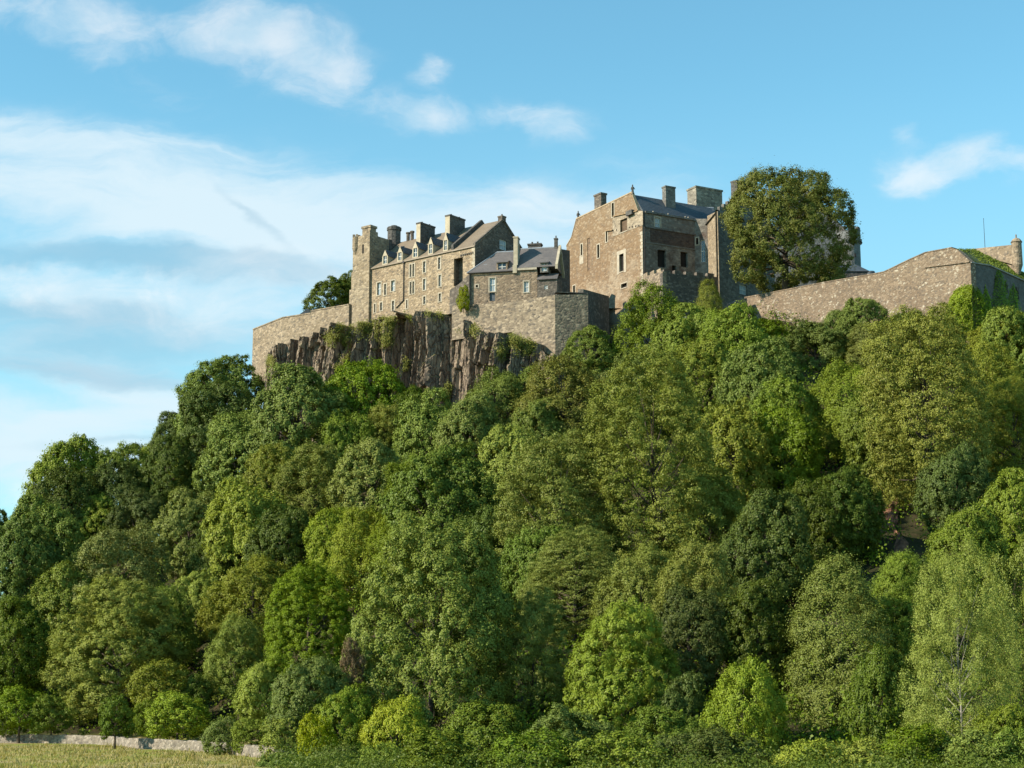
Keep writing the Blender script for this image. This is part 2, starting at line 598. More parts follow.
def ground_z(x, y):
    x = np.asarray(x, float)
    y = np.asarray(y, float)
    f = interp(x, FOOT)
    h = interp(x, CREST)
    t = np.clip((y - f) / (CRESTY - f), 0, 1)
    t = t * (0.72 + 0.28 * t)
    back = np.clip((y - 395) / 260, 0, 1)
    bumps = 0.5 * np.sin(x * 0.31 + 1.3) * np.sin(y * 0.27) + 0.3 * np.sin(x * 0.7 + y * 0.5)
    z = h * t * (1 - back * back * (3 - 2 * back)) + bumps * np.clip(t * 5, 0, 1)
    near = 1.0 - np.clip((y - 40) / 60.0, 0, 1)
    return z + 0.0 * near


def build_ground():
    xs = np.concatenate([np.linspace(-3000, -160, 12), np.linspace(-150, 150, 121), np.linspace(160, 3000, 12)])
    ys = np.concatenate([np.linspace(-600, 60, 8), np.linspace(70, 420, 141), np.linspace(440, 700, 14), np.linspace(760, 6000, 12)])
    X, Y = np.meshgrid(xs, ys)
    Z = ground_z(X, Y)
    nx, ny = len(xs), len(ys)
    v = np.stack([X.ravel(), Y.ravel(), Z.ravel()], 1)
    f = []
    for j in range(ny - 1):
        for i in range(nx - 1):
            a = j * nx + i
            f.append((a, a + 1, a + nx + 1, a + nx))
    me = mesh_from('ground', v.tolist(), f)
    me.shade_smooth()
    m, g, b = new_mat('field_and_wood_floor')
    geo = g.node('ShaderNodeNewGeometry')
    pos = geo.outputs['Position']
    sx = g.node('ShaderNodeSeparateXYZ')
    g.l.new(pos, sx.inputs[0])
    n1 = g.noise(g.mapping(pos, scale=(1, 0.45, 1)), 0.16, 6.0, 0.6)
    n2 = g.noise(g.mapping(pos, scale=(1, 0.5, 1)), 0.9, 5.0, 0.65)
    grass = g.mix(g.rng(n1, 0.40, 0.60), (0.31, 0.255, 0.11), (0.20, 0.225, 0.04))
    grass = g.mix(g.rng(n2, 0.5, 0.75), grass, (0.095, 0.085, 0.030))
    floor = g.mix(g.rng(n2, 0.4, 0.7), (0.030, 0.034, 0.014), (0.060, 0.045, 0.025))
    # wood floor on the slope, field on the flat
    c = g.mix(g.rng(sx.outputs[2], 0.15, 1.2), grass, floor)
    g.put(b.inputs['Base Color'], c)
    b.inputs['Roughness'].default_value = 1.0
    b.inputs['Specular IOR Level'].default_value = 0.05
    bp = g.node('ShaderNodeBump')
    bp.inputs['Strength'].default_value = 0.8
    bp.inputs['Distance'].default_value = 0.3
    g.put(bp.inputs['Height'], n2)
    g.l.new(bp.outputs[0], b.inputs['Normal'])
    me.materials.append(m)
    o = bpy.data.objects.new('ground', me)
    COL.objects.link(o)
    tag(o, kind='structure')


build_ground()

# ------------------------------------------------------------------ trees
def fast_mesh(name, V, nq):
    """mesh of nq separate quads, V is (4*nq, 3)"""
    me = bpy.data.meshes.new(name)
    me.vertices.add(4 * nq)
    me.vertices.foreach_set('co', V.astype(np.float32).ravel())
    me.loops.add(4 * nq)
    me.loops.foreach_set('vertex_index', np.arange(4 * nq, dtype=np.int32))
    me.polygons.add(nq)
    me.polygons.foreach_set('loop_start', np.arange(0, 4 * nq, 4, dtype=np.int32))
    me.polygons.foreach_set('loop_total', np.full(nq, 4, dtype=np.int32))
    me.update(calc_edges=True)
    return me


def unit(a):
    return a / np.maximum(np.linalg.norm(a, axis=-1, keepdims=True), 1e-9)


def leaf_quads(rng, pos, nrm, size, aspect=0.6, fold=0.0, droop=0.0):
    """rhombic leaves at pos facing nrm"""
    n = len(pos)
    rnd = rng.normal(size=(n, 3))
    rnd[:, 2] -= droop
    t = unit(rnd - (rnd * nrm).sum(1, keepdims=True) * nrm)
    b = np.cross(nrm, t)
    L = size[:, None] * 0.5
    V = np.empty((n, 4, 3))
    V[:, 0] = pos - t * L
    V[:, 1] = pos + b * L * aspect + nrm * L * fold
    V[:, 2] = pos + t * L
    V[:, 3] = pos - b * L * aspect + nrm * L * fold
    return V.reshape(-1, 3)



# ------------------------------------------------------------------ castle: windows, chimneys, dormers
def window(root, w, o, kind='sash', surround=True, n=0.0, depth=0.4, pane_mat=None, bars=(1, 2)):
    """frame in the opening o of wall w, with its pane and stone surround as sub-parts"""
    u0, u1, z0, z1 = o[:4]
    if kind == 'slit':                                    # unglazed opening: only the dark of the room behind
        mb = MB()
        mb.wbox(w, u0 - 0.02, u1 + 0.02, n - depth - 0.06, n - depth + 0.05, z0 - 0.02, z1 + 0.02)
        f = part('window', mb, pane_mat or M['dark'], root)
    else:
        t = min(0.11, (u1 - u0) * 0.13)
        d0, d1 = n - depth + 0.10, n - depth + 0.20
        mb = MB()
        mb.wbox(w, u0, u0 + t, d0, d1, z0, z1)
        mb.wbox(w, u1 - t, u1, d0, d1, z0, z1)
        mb.wbox(w, u0 + t, u1 - t, d0, d1, z0, z0 + t)
        mb.wbox(w, u0 + t, u1 - t, d0, d1, z1 - t, z1)
        zc = (z0 + z1) / 2
        mb.wbox(w, u0 + t, u1 - t, d0 + .02, d1 + 0.02, zc - t * .5, zc + t * .5)
        for k in range(1, bars[0] + 1):
            uu = u0 + (u1 - u0) * k / (bars[0] + 1)
            mb.wbox(w, uu - 0.03, uu + 0.03, d0 + .02, d1 - 0.02, z0 + t, zc - t * .5)
            mb.wbox(w, uu - 0.03, uu + 0.03, d0 + .02, d1 - 0.02, zc + t * .5, z1 - t)
        f = part('window', mb, M['white'], root)
        pb = MB()
        pb.wbox(w, u0 + t * .5, u1 - t * .5, d0 - 0.03, d0 + 0.012, z0 + t * .5, z1 - t * .5)
        part('pane', pb, pane_mat or M['glass'], f)
    if surround:
        s = 0.22
        sb = MB()
        sb.wbox(w, u0 - s, u0 - 0.003, n + 0.003, n + 0.045, z0 - s * .8, z1 + s)
        sb.wbox(w, u1 + 0.003, u1 + s, n + 0.003, n + 0.045, z0 - s * .8, z1 + s)
        sb.wbox(w, u0, u1, n + 0.003, n + 0.045, z1 + 0.003, z1 + s)
        sb.wbox(w, u0, u1, n + 0.003, n + 0.09, z0 - s * .8, z0 - 0.003)
        part('surround', sb, M['ashlar'], f)
    return f


def block(mb, w, u0, u1, k0, k1, z0, z1, cap=0.0, cap_h=0.25):
    """upright block standing k0..k1 metres behind wall w, with a projecting cap"""
    mb.wbox(w, u0, u1, -k1, -k0, z0, z1 - (cap_h if cap else 0))
    if cap:
        mb.wbox(w, u0 - cap, u1 + cap, -k1 - cap, -k0 + cap, z1 - cap_h, z1)


def chimney_pots(parent, w, us, k, z, h=0.5, r=0.14):
    for u in us:
        mb = MB()
        p = w.pt(u, -k, z)
        mb.lathe(p, [(r * 1.1, 0), (r, 0.1), (r * 0.85, h - .08), (r * 1.05, h - 0.06), (r * 1.05, h)], 10)
        part('chimney_pot', mb, M['dark_stone'], parent)


def rough_wall_box(mb, w, u0, u1, k, zb, prof_top, n=0.0):
    """free-standing wall k metres thick with a varying top"""
    us = [p[0] for p in prof_top]
    for (a, za), (b, zb_) in zip(prof_top, prof_top[1:]):
        f = [w.pt(a, n, zb), w.pt(b, n, zb), w.pt(b, n, zb_), w.pt(a, n, za)]
        q = [w.pt(a, n - k, zb), w.pt(b, n - k, zb), w.pt(b, n - k, zb_), w.pt(a, n - k, za)]
        mb.poly(*f)
        mb.poly(*q[::-1])
        mb.poly(f[3], f[2], q[2], q[3])
    a, b = prof_top[0], prof_top[-1]
    mb.poly(w.pt(a[0], n, zb), w.pt(a[0], n - k, zb), w.pt(a[0], n - k, a[1]), w.pt(a[0], n, a[1]))
    mb.poly(w.pt(b[0], n, zb), w.pt(b[0], n - k, zb), w.pt(b[0], n - k, b[1]), w.pt(b[0], n, b[1]))


# ------------------------------------------------------------------ long lodging range
wK = W.px(372, 315.0, 474.8, 299.2)                     # front wall, left to right
K_U = lambda px, py=260: wK.uz(px, py)[0]
wKg = W(wK.pt(wK.L, 0, 0), wK.pt(wK.L, -15.0, 0))       # shaded gable at the right
g_ap = wKg.uz(503, 220)
g_rt = wKg.uz(527, 249)
z_e = (wK.uz(372, 268)[1] + wK.uz(474.8, 244.5)[1]) / 2
zl, zr = wK.uz(372, 268)[1], wK.uz(474.5, 245)[1]
DR, ZR = g_ap                                           # ridge: metres behind the front, height
DK = 2 * DR
BASE_K = 73.0


def build_lodging():
    root = thing('castle_range', 'long lit stone range with dormers, tall chimneys and lichened slate roof above the cliff', 'building',
                 wK.pt(wK.L / 2, -DR, BASE_K))
    boxes = [(377.2, 282.5, 380.8, 295), (384.2, 284, 386.2, 295), (391.2, 280.5, 394.8, 291), (374.2, 304, 375.6, 312.5),
             (380.2, 302.5, 382.2, 310.5), (392, 301, 394.2, 310),
             (406.2, 300, 407.6, 308.5), (409.8, 264.5, 411.4, 277), (412.6, 264, 414.2, 276.6), (409.8, 282, 411.4, 294), (412.6, 281.5, 414.2, 293.5),
             (423.2, 261.5, 425.6, 272.5), (423.2, 279, 425.6, 290), (423.4, 296.5, 425.4, 304),
             (438.2, 257.5, 440.5, 269), (438.6, 275, 441, 286.5), (438.8, 293.5, 441, 301.5)]
    ops = [wK.box(*b) for b in boxes]
    slot = wK.box(453.8, 258, 462.8, 285.5)
    walls = MB()
    wall_face(walls, wK, [(-0.5, zl), (wK.L, zr)], BASE_K, ops + [slot], 0.45)
    wall_face(walls, wK, [(slot[0] - .002, slot[3] + .002), (slot[1] + .002, slot[3] + .002)], slot[2], [], 0.1, -1.7)
    ze2 = zr
    # gable at the right and the hidden ends
    gab = [(0, zr), (DR, ZR), (DK, zr)]
    gw = wKg.box(499.5, 240, 506.5, 250)
    gmb = MB()
    wall_face(gmb, wKg, gab, BASE_K, [gw], 0.35)
    part('gable', gmb, M['rubble'], root, label='rubble gable of the range, shade put into its colour')
    left = W(wK.pt(-0.5, 0, 0), wK.pt(-0.5, -DK, 0))
    wall_face(walls, left, gab, BASE_K)
    back = W(wK.pt(-0.5, -DK, 0), wK.pt(wK.L, -DK, 0))
    wall_face(walls, back, [(0, zr), (back.L, zr)], BASE_K)
    part('wall', walls, M['lodging'], root)
    for i, o in enumerate(ops):
        big = i in (0, 1, 2)
        window(root, wK, o, 'sash', surround=True, depth=0.45, pane_mat=M['blind'] if i in (0, 2, 12, 15) else None)
    window(root, wKg, gw, 'sash', surround=False, depth=0.35, pane_mat=M['blind'], bars=(2, 2))
    # deep recess next to the end bay, its shade deepened by dark rubble
    rb = MB()
    u0, u1, z0, z1 = slot
    rb.wbox(wK, u0 + .01, u1 - .01, -1.69, -1.5, z0, z1)
    for uu in (u0, u1):
        rb.poly(wK.pt(uu, -.44, z0), wK.pt(uu, -1.7, z0), wK.pt(uu, -1.7, z1), wK.pt(uu, -.44, z1))
    rb.poly(wK.pt(u0, -.44, z1), wK.pt(u1, -.44, z1), wK.pt(u1, -1.7, z1), wK.pt(u0, -1.7, z1))
    part('shaded_recess', rb, M['rubble'], root, label='tall recess lined with rubble darkened for shade')
    # ashlar quoins at the corner
    qb = MB()
    for k in range(16):
        z = 76 + k * 0.62
        if z > zr - 0.7:
            break
        L_ = 0.75 if k % 2 else 0.45
        qb.wbox(wK, wK.L - L_, wK.L + 0.03, 0.003, 0.035, z, z + 0.58)
    part('quoins', qb, M['ashlar'], root)
    # a string of small corbels under the end bay parapet
    for k in range(7):
        cb = MB()
        u, z = wK.uz(461 + k * 2.0, 255.5 - k * 0.45)
        cb.wbox(wK, u - 0.11, u + 0.11, 0.003, 0.14, z - 0.16, z + 0.16)
        part('corbel', cb, M['dark_stone'], root)
    # roofs: main slope and the lower end section, each a closed slab
    uS = K_U(452.5, 250)

    def roof(u0, u1, lift, name, over=0.25):
        mb = MB()
        def sec(u):
            ze = lerp_prof([(-0.5, zl), (wK.L, zr)], u) + lift
            s = (ZR - ze + lift) / DR
            return [wK.pt(u, over, ze - over * s), wK.pt(u, -DR, ZR + lift), wK.pt(u, -DK - over, ze - over * s),
                    wK.pt(u, -DK - over, ze - over * s - 0.22), wK.pt(u, -DR, ZR + lift - 0.25), wK.pt(u, over, ze - over * s - 0.22)]
        a, b = sec(u0), sec(u1)
        for i in range(6):
            j = (i + 1) % 6
            mb.poly(a[i], a[j], b[j], b[i])
        mb.poly(*a)
        mb.poly(*b[::-1])
        return part(name, mb, M['slate_warm'], root)
    r1 = roof(-0.4, uS, 0.12, 'roof')
    roof(uS, wK.L + 0.12, 0.06, 'roof')
    # upstanding stone skew dividing the two roofs
    sk = MB()
    ze = lerp_prof([(-0.5, zl), (wK.L, zr)], uS)
    for (k0, za), (k1, zb) in (((-0.1, ze), (DR, ZR)), ((DR, ZR), (DK, ze))):
        A = [wK.pt(uS - .25, -k0, za - .2), wK.pt(uS + .3, -k0, za - .2), wK.pt(uS + .3, -k1, zb - .2), wK.pt(uS - .25, -k1, zb - .2)]
        sk.prism(A, [Vector((p.x, p.y, p.z + 1.15)) for p in A])
    part('skew', sk, M['dark_stone'], root)
    sk = MB()
    for (k0, za), (k1, zb) in (((-0.15, zr), (DR, ZR)), ((DR, ZR), (DK, zr))):
        A = [wK.pt(wK.L - .3, -k0, za - .1), wK.pt(wK.L + .18, -k0, za - .1), wK.pt(wK.L + .18, -k1, zb - .1), wK.pt(wK.L - .3, -k1, zb - .1)]
        sk.prism(A, [Vector((p.x, p.y, p.z + 0.42)) for p in A])
    part('skew', sk, M['rubble'], root)
    ap = MB()
    block(ap, wK, wK.L - 0.75, wK.L + 0.25, DR - 0.55, DR + 0.55, ZR - .3, wKg.uz(503, 216.2)[1], 0.08)
    c = part('chimney', ap, M['rubble'], root)
    pt = MB()
    pt.lathe(wK.pt(wK.L - .25, -DR, wKg.uz(503, 216.2)[1]), [(0.16, 0), (0.14, .4), (.02, .5)], 8)
    part('chimney_pot', pt, M['dark_stone'], c)
    # tall chimneys standing on the front slope: broad shaded faces to the right, toned dark
    for px, k0, pxb, ptop, th in ((420.6, 3.6, 435, 222.0, 1.0), (450.0, 3.6, 465, 214.3, 1.1)):
        wq = wK.off(k0)
        u, zt = wq.uz(px, ptop)
        wc = W(wK.pt(u, -k0, 0), wK.pt(u, -k0 - 8, 0))
        k1 = k0 + wc.uz(pxb, ptop + 4)[0]
        cb = MB()
        block(cb, wK, u - th, u, k0, k1, ZR - 4.6, zt, 0.1, 0.3)
        c = part('chimney', cb, M['dark_stone'], root)
        ls = MB()                                          # lit narrow front: its light put into a cream facing
        ls.wbox(wK, u - th - .02, u - .02, -k0 + 0.004, -k0 + 0.05, ZR - 3.4, zt - .34)
        part('lit_chimney_face', ls, M['cream'], c)
        chimney_pots(c, wK, [u - th * .5], k0 + 1.0, zt, .35)
        chimney_pots(c, wK, [u - th * .5], k1 - 1.0, zt, .35)
    # pair of small round stacks farther back
    wq = wK.off(DR)
    for px, top in ((408.2, 232.5), (412.2, 231.2)):
        u, zt = wq.uz(px, top)
        cb = MB()
        cb.lathe(wK.pt(u, -DR, ZR - 1.0), [(0.34, 0), (0.34, zt - ZR + .65), (0.45, zt - ZR + .72), (0.45, zt - ZR + 1.0)], 10)
        part('chimney', cb, M['rubble'], root)
    # dormers rising from the wall head
    for apx, apy, x0, x1, by in ((385, 250, 382.2, 387.6, 266), (400, 246.3, 397.2, 402.4, 262.5), (415, 241.6, 412.4, 418, 258),
                                 (429.8, 237.2, 428, 433, 253.5), (445.4, 232.8, 443.2, 448, 249.5)):
        u0, zb = wK.uz(x0, by)
        u1, _ = wK.uz(x1, by)
        uc = (u0 + u1) / 2
        zap = wK.uz(apx, apy)[1]
        zb = lerp_prof([(-0.5, zl), (wK.L, zr)], uc) - 0.05
        hs = zb + (zap - zb) * 0.58
        ow = 0.32 * (u1 - u0)
        op = (uc - ow, uc + ow, zb + 0.35, hs + 0.1)
        mb = MB()
        n = 0.02
        wall_face(mb, wK, [(u0, hs), (uc, zap), (u1, hs)], zb, [op], 0.3, n)
        kb = DR * 0.8
        for u in (u0, u1):
            q = [wK.pt(u, n, zb), wK.pt(u, n, hs), wK.pt(u, -kb, hs), wK.pt(u, -kb, zb)]
            mb.poly(*q)
        d = part('dormer', mb, M['cream'], root)
        rf = MB()
        for uu in (u0 - 0.12, u1 + 0.12):
            A = [wK.pt(uc, n - .25, zap - .02), wK.pt(uu, n - .25, hs - 0.14), wK.pt(uu, -kb, hs - .14), wK.pt(uc, -kb, zap - .02)]
            rf.prism(A, [Vector((p.x, p.y, p.z + 0.12)) for p in A])
        part('dormer_roof', rf, M['slate_blue'], d)
        wmb = MB()
        wmb.wbox(wK, op[0], op[1], n - 0.24, n - 0.18, op[2], op[3])
        part('dormer_pane', wmb, M['glass'], d)
        wf = MB()
        for a, b in ((op[0], op[0] + .07), (op[1] - .07, op[1]), (uc - .04, uc + .04)):
            wf.wbox(wK, a, b, n - 0.178, n - 0.12, op[2], op[3])
        wf.wbox(wK, op[0] + .07, op[1] - .07, n - 0.175, n - 0.13, (op[2] + op[3]) / 2 - .04, (op[2] + op[3]) / 2 + .04)
        part('dormer_frame', wf, M['white'], d)
    # rainwater pipe with its slanting foot
    u, zt = wK.uz(404.2, 262)
    _, zb = wK.uz(404, 300.5)
    u2, z2 = wK.uz(396.5, 308)
    dp = MB()
    dp.tube(wK.pt(u, 0.12, zt), wK.pt(u, 0.12, zb), 0.09, 0.09, 6)
    dp.tube(wK.pt(u, 0.12, zb), wK.pt(u2, 0.12, z2), 0.09, 0.09, 6)
    dp.wbox(wK, u - .2, u + .2, .02, .28, zt - .25, zt + .2)
    part('drainpipe', dp, M['iron'], root)


build_lodging()


def build_tower():
    a = K_U(354.6, 260)
    b = K_U(371.2, 260)
    wt = W(wK.pt(a, 0.5, 0), wK.pt(b, 0.5, 0))
    L = wt.L
    root = thing('stair_tower', 'narrow stone tower with stepped battlements at the left end of the castle', 'tower', wt.pt(L / 2, -2.5, BASE_K))
    zA = wt.uz(357, 237)[1]
    zB = wt.uz(366, 226.5)[1]
    u_s = wt.uz(361, 235)[0]
    D = 5.4
    ztop = wt.uz(371, 233.5)[1]
    mb = MB()
    mb.wbox(wt, 0, L, -D, 0, BASE_K - 3, ztop)
    mb.wbox(wt, L - .9, L + .003, -D * .42, -.003, ztop - .1, ztop + .75)
    part('wall', mb, M['tower'], root)
    # battlements on the far side, seen as the stepped shaded parapet
    pb = MB()
    pb.wbox(wt, L - 0.5, L - 0.01, -D - 3.4, -D + .002, BASE_K + 6, ztop - 0.5)
    pb.wbox(wt, L - 0.46, L - 0.03, -D - 0.9, -D - .01, ztop - .52, ztop + .12)
    part('parapet', pb, M['dark_stone'], root)
    cb = MB()
    block(cb, wt, u_s, L - .15, 0.35, 1.9, ztop - .2, zB + 0.25, 0.16, 0.45)
    part('chimney', cb, M['tower'], root)
    tb = MB()                                              # corbelled turret on the left corner
    tc = wt.pt(0.55, -0.3, 0)
    zc = wt.uz(357, 248)[1]
    tb.lathe((tc.x, tc.y, zc), [(0.35, -1.2), (0.62, -0.5), (0.74, 0), (0.74, zA - zc)], 14)
    for k in range(5):
        t = 2 * math.pi * k / 5
        p = Vector((tc.x + .55 * math.cos(t), tc.y + .55 * math.sin(t), 0))
        tb.prism([Vector((p.x + dx, p.y + dy, zA - .05)) for dx, dy in ((-.22, -.22), (.22, -.22), (.22, .22), (-.22, .22))],
                 [Vector((p.x + dx, p.y + dy, zA + .5)) for dx, dy in ((-.22, -.22), (.22, -.22), (.22, .22), (-.22, .22))])
    part('turret', tb, M['tower'], root)
    # sloping buttress with a dark loop at the foot
    bb = MB()
    z1, z2 = wt.uz(351, 272)[1], wt.uz(351, 289)[1]
    u0 = wt.uz(350.2, 285)[0]
    u00 = wt.uz(348.0, 300)[0]
    bb.wbox(wt, u0, -0.003, -4.0, -0.3, BASE_K - 3, z1)
    bb.wbox(wt, u00, u0 - .003, -4.0, -0.35, BASE_K - 3, z2)
    part('buttress', bb, M['tower'], root)
    sb = MB()
    o = wt.box(352, 292.5, 354.2, 312)
    sb.wbox(wt, o[0], o[1], -0.297, -0.22, o[2], o[3])
    part('arrow_slit', sb, M['dark'], root)
    lb = MB()
    o = wt.box(359.4, 238, 360.8, 246.5)
    sb2 = MB()
    sb2.wbox(wt, o[0] + .8, o[1] + .8, 0.003, 0.05, o[2] - 1.5, o[3] - 1.4)
    part('arrow_slit', sb2, M['dark'], root)
    # octagonal chimney behind the tower
    c2 = thing('chimney_stack', 'broad dark octagonal chimney stack rising behind the battlemented tower', 'chimney', (0, 0, 80))
    wq = wK.off(DR - 0.5)
    u, zt = wq.uz(394.2, 227.4)
    r = 7.0 / F * 312
    p = wq.pt(u, 0, 0)
    c2.location = (p.x, p.y, ZR - 2.5)
    ORG[c2.name] = Vector(c2.location)
    mb = MB()
    zz = zt - (ZR - 2.5)
    mb.lathe((p.x, p.y, ZR - 2.5), [(r, 0), (r, zz - .8), (r * 1.12, zz - .7), (r * 1.12, zz - .12), (r * 0.98, zz)], 10)
    part('shaft', mb, M['dark_stone'], c2)
    pm = MB()
    pm.lathe((p.x, p.y, zt), [(r * .55, -.05), (r * .5, .3), (r * .3, .34)], 10)
    part('chimney_pot', pm, M['dark_stone'], c2)


build_tower()


# ------------------------------------------------------------------ slate-roofed house with lean-to
def build_house():
    wh = W.px(468.8, 298.6, 537.2, 296.0, 285)
    L = wh.L
    zb = 70.0
    ze = wh.uz(500, 271)[1]
    root = thing('slate_house', 'low brown stone house with grey hipped slate roof, tall blue window and lit chimney', 'house', wh.pt(L / 2, -3, zb))
    boxes = [(489.6, 278, 495.2, 291.5), (524, 281.5, 528.6, 292.2), (475.8, 285, 478, 287.5), (489.4, 291.8, 495, 301)]
    ops = [wh.box(*b) for b in boxes]
    mb = MB()
    D = 6.4
    wall_face(mb, wh, [(0, ze), (L, ze)], zb, ops, 0.35)
    for u in (0.0, L):
        mb.poly(wh.pt(u, 0, zb), wh.pt(u, -D, zb), wh.pt(u, -D, ze), wh.pt(u, 0, ze))
    mb.poly(wh.pt(0, -D, zb), wh.pt(L, -D, zb), wh.pt(L, -D, ze), wh.pt(0, -D, ze))
    part('wall', mb, M['house'], root)
    window(root, wh, ops[0], 'sash', depth=0.35, pane_mat=M['blind'])
    window(root, wh, ops[1], 'sash', depth=0.35, pane_mat=M['blind'])
    window(root, wh, ops[2], 'slit', depth=0.35)
    db = MB()
    o = ops[3]
    db.wbox(wh, o[0], o[1], -0.33, -0.26, o[2], o[3])
    part('door', db, flat('blue_grey_door', (0.07, 0.085, 0.10), 0.6), root)
    # left roof: hipped at the left, ending at the lit chimney wall
    wr = wh.off(D / 2)
    zr = wr.uz(505, 251.8)[1]
    uh = wr.uz(497, 252)[0]
    uc0 = wh.uz(513, 262)[0]
    uc1 = wh.uz(517.2, 262)[0]
    rb = MB()
    e = 0.3
    A, B = wh.pt(-e, e, ze - .1), wh.pt(uc0, e, ze - .1)
    C, Dd = wh.pt(uc0, -D / 2, zr), wh.pt(uh, -D / 2, zr)
    E, G = wh.pt(-e, -D - e, ze - .1), wh.pt(uc0, -D - e, ze - .1)
    rb.poly(A, B, C, Dd)
    rb.poly(A, Dd, E)
    rb.poly(Dd, C, G, E)
    rb.poly(A, E, G, B)
    rb.poly(B, G, C)
    r1 = part('roof', rb, M['slate'], root)
    rd = MB()
    rd.tube(Dd, C, 0.12, 0.12, 6)
    rd.tube(A, Dd, 0.10, 0.10, 6)
    part('ridge', rd, M['lead'], r1)
    gt = MB()
    gt.wbox(wh, -.3, uc0 - .02, 0.31, 0.43, ze - .26, ze - .12)
    part('gutter', gt, M['iron'], r1)
    sk = MB()
    p = wh.uz(485.6, 265)
    k = 1.3
    uu, zz = wh.off(k).uz(485.6, 265.5)
    sk.wbox(wh, uu - .3, uu + .3, -k - .4, -k + .25, zz - .3, zz + .18)
    part('skylight', sk, M['lead'], r1)
    # lit wall-head chimney between the two roofs
    cb = MB()
    zt = wh.uz(515, 236.6)[1]
    um = wh.uz(514.4, 250)[0]
    cb.wbox(wh, uc0 + .003, uc1, -D / 2 - 1.0, 0.35, ze - .6, ze + 0.9)
    cb.wbox(wh, um - .15, uc1 + 0.1, -1.6, 0.1, ze + .9, zt - .25)
    cb.wbox(wh, um - .25, uc1 + 0.2, -1.7, 0.2, zt - .25, zt)
    part('chimney', cb, M['cream'], root)
    # right roof, a little higher
    zr2 = wr.uz(535, 248.3)[1]
    uR = wh.uz(555.5, 262)[0]
    rb = MB()
    ze2 = wh.uz(530, 267.8)[1]
    A, B = wh.pt(uc1 + .003, e, ze2), wh.pt(uR, e, ze2)
    C, Dd = wh.pt(uR, -D / 2, zr2), wh.pt(uc1 + .003, -D / 2, zr2)
    E, G = wh.pt(uc1 + .003, -D - e, ze2), wh.pt(uR, -D - e, ze2)
    rb.poly(A, B, C, Dd)
    rb.poly(Dd, C, G, E)
    rb.poly(A, E, G, B)
    rb.poly(A, Dd, E)
    rb.poly(B, G, C)
    r2 = part('roof', rb, M['slate'], root)
    rd = MB()
    rd.tube(Dd, C, 0.14, 0.14, 6)
    part('ridge', rd, M['lead'], r2)
    fb = MB()                                              # pale fascia below the right roof
    fb.wbox(wh, uc1 + .1, wh.uz(537, 268)[0], 0.06, 0.34, ze2 - .42, ze2 - .04)
    part('fascia', fb, M['ashlar'], r2)
    for x0, x1, apy, ey, by, kk, mat in ((496.6, 507.5, 258.2, 262.6, 271.5, 0.0, 'glass'), (540.2, 548.2, 258.5, 263, 272.5, 0.0, 'blind')):
        wd = wh.off(kk)
        u0, u1 = wd.uz(x0, 266)[0], wd.uz(x1, 266)[0]
        zt, z1, z0 = wd.uz((x0 + x1) / 2, apy)[1], wd.uz((x0 + x1) / 2, ey)[1], wd.uz((x0 + x1) / 2, by)[1]
        op = (u0 + .28, u1 - .28, z0 + .25, z1 - .15)
        mb = MB()
        wall_face(mb, wd, [(u0, z1), (u1, z1)], z0, [op], 0.25, 0.08)
        for u in (u0, u1):
            mb.poly(wd.pt(u, .08, z0), wd.pt(u, -2.6, z0), wd.pt(u, -2.6, zt), wd.pt(u, .08, z1))
        d = part('dormer', mb, M['house'] if mat == 'glass' else M['shade_stone'], root)
        rf = MB()
        q = [wd.pt(u0 - .15, .3, z1 - .02), wd.pt(u1 + .15, .3, z1 - .02), wd.pt(u1 + .1, -2.7, zt + .2), wd.pt(u0 - .1, -2.7, zt + .2)]
        rf.prism(q, [Vector((p.x, p.y, p.z + .14)) for p in q])
        part('dormer_roof', rf, M['slate'], d)
        pm = MB()
        pm.wbox(wd, op[0], op[1], -.15, -.1, op[2], op[3])
        part('dormer_pane', pm, M['glass'] if mat == 'glass' else M['blind'], d)
        fm = MB()
        uc = (op[0] + op[1]) / 2
        fm.wbox(wd, uc - .05, uc + .05, -.095, -.04, op[2], op[3])
        zc = (op[2] + op[3]) / 2
        fm.wbox(wd, op[0], uc - .052, -.095, -.05, zc - .05, zc + .05)
        fm.wbox(wd, uc + .052, op[1], -.095, -.05, zc - .05, zc + .05)
        part('dormer_frame', fm, M['white'], d)
    # skewed gable and chimney at the right end
    sk = MB()
    for (k0, za), (k1, zb_) in (((-.35, ze2), (D / 2, zr2)), ((D / 2, zr2), (D + .3, ze2))):
        A = [wh.pt(uR + .003, -k0, za - .5), wh.pt(uR + .45, -k0, za - .5), wh.pt(uR + .45, -k1, zb_ - .5), wh.pt(uR + .003, -k1, zb_ - .5)]
        sk.prism(A, [Vector((p.x, p.y, p.z + .85)) for p in A])
    part('skew', sk, M['cream'], root)
    cb = MB()
    wq = wh.off(D / 2)
    u0, zt = wq.uz(554.4, 238.6)
    u1 = wq.uz(557.6, 238.6)[0]
    block(cb, wq, u0, u1, -.3, .3, zr2 - .6, zt, .07, .2)
    c = part('chimney', cb, M['dark_stone'], root)
    chimney_pots(c, wq, [(u0 + u1) / 2], 0, zt, .5, .12)
    # lean-to below the right roof
    wl = W(wh.pt(wh.uz(537.6, 280)[0], 0.25, 0), wh.pt(uR + 0.3, 0.25, 0))
    zt = wl.uz(547, 279.6)[1]
    op = wl.box(544.4, 285.2, 547.8, 289)
    mb = MB()
    wall_face(mb, wl, [(0, zt), (wl.L, zt)], zb, [op], .3)
    mb.poly(wl.pt(wl.L, 0, zb), wl.pt(wl.L, -5, zb), wl.pt(wl.L, -5, zt + 1), wl.pt(wl.L, 0, zt))
    mb.poly(wl.pt(0, 0, zb), wl.pt(0, -1, zb), wl.pt(0, -1, zt), wl.pt(0, 0, zt))
    part('wall', mb, M['rubble'], root, label='dark rubble wall of the lean-to')
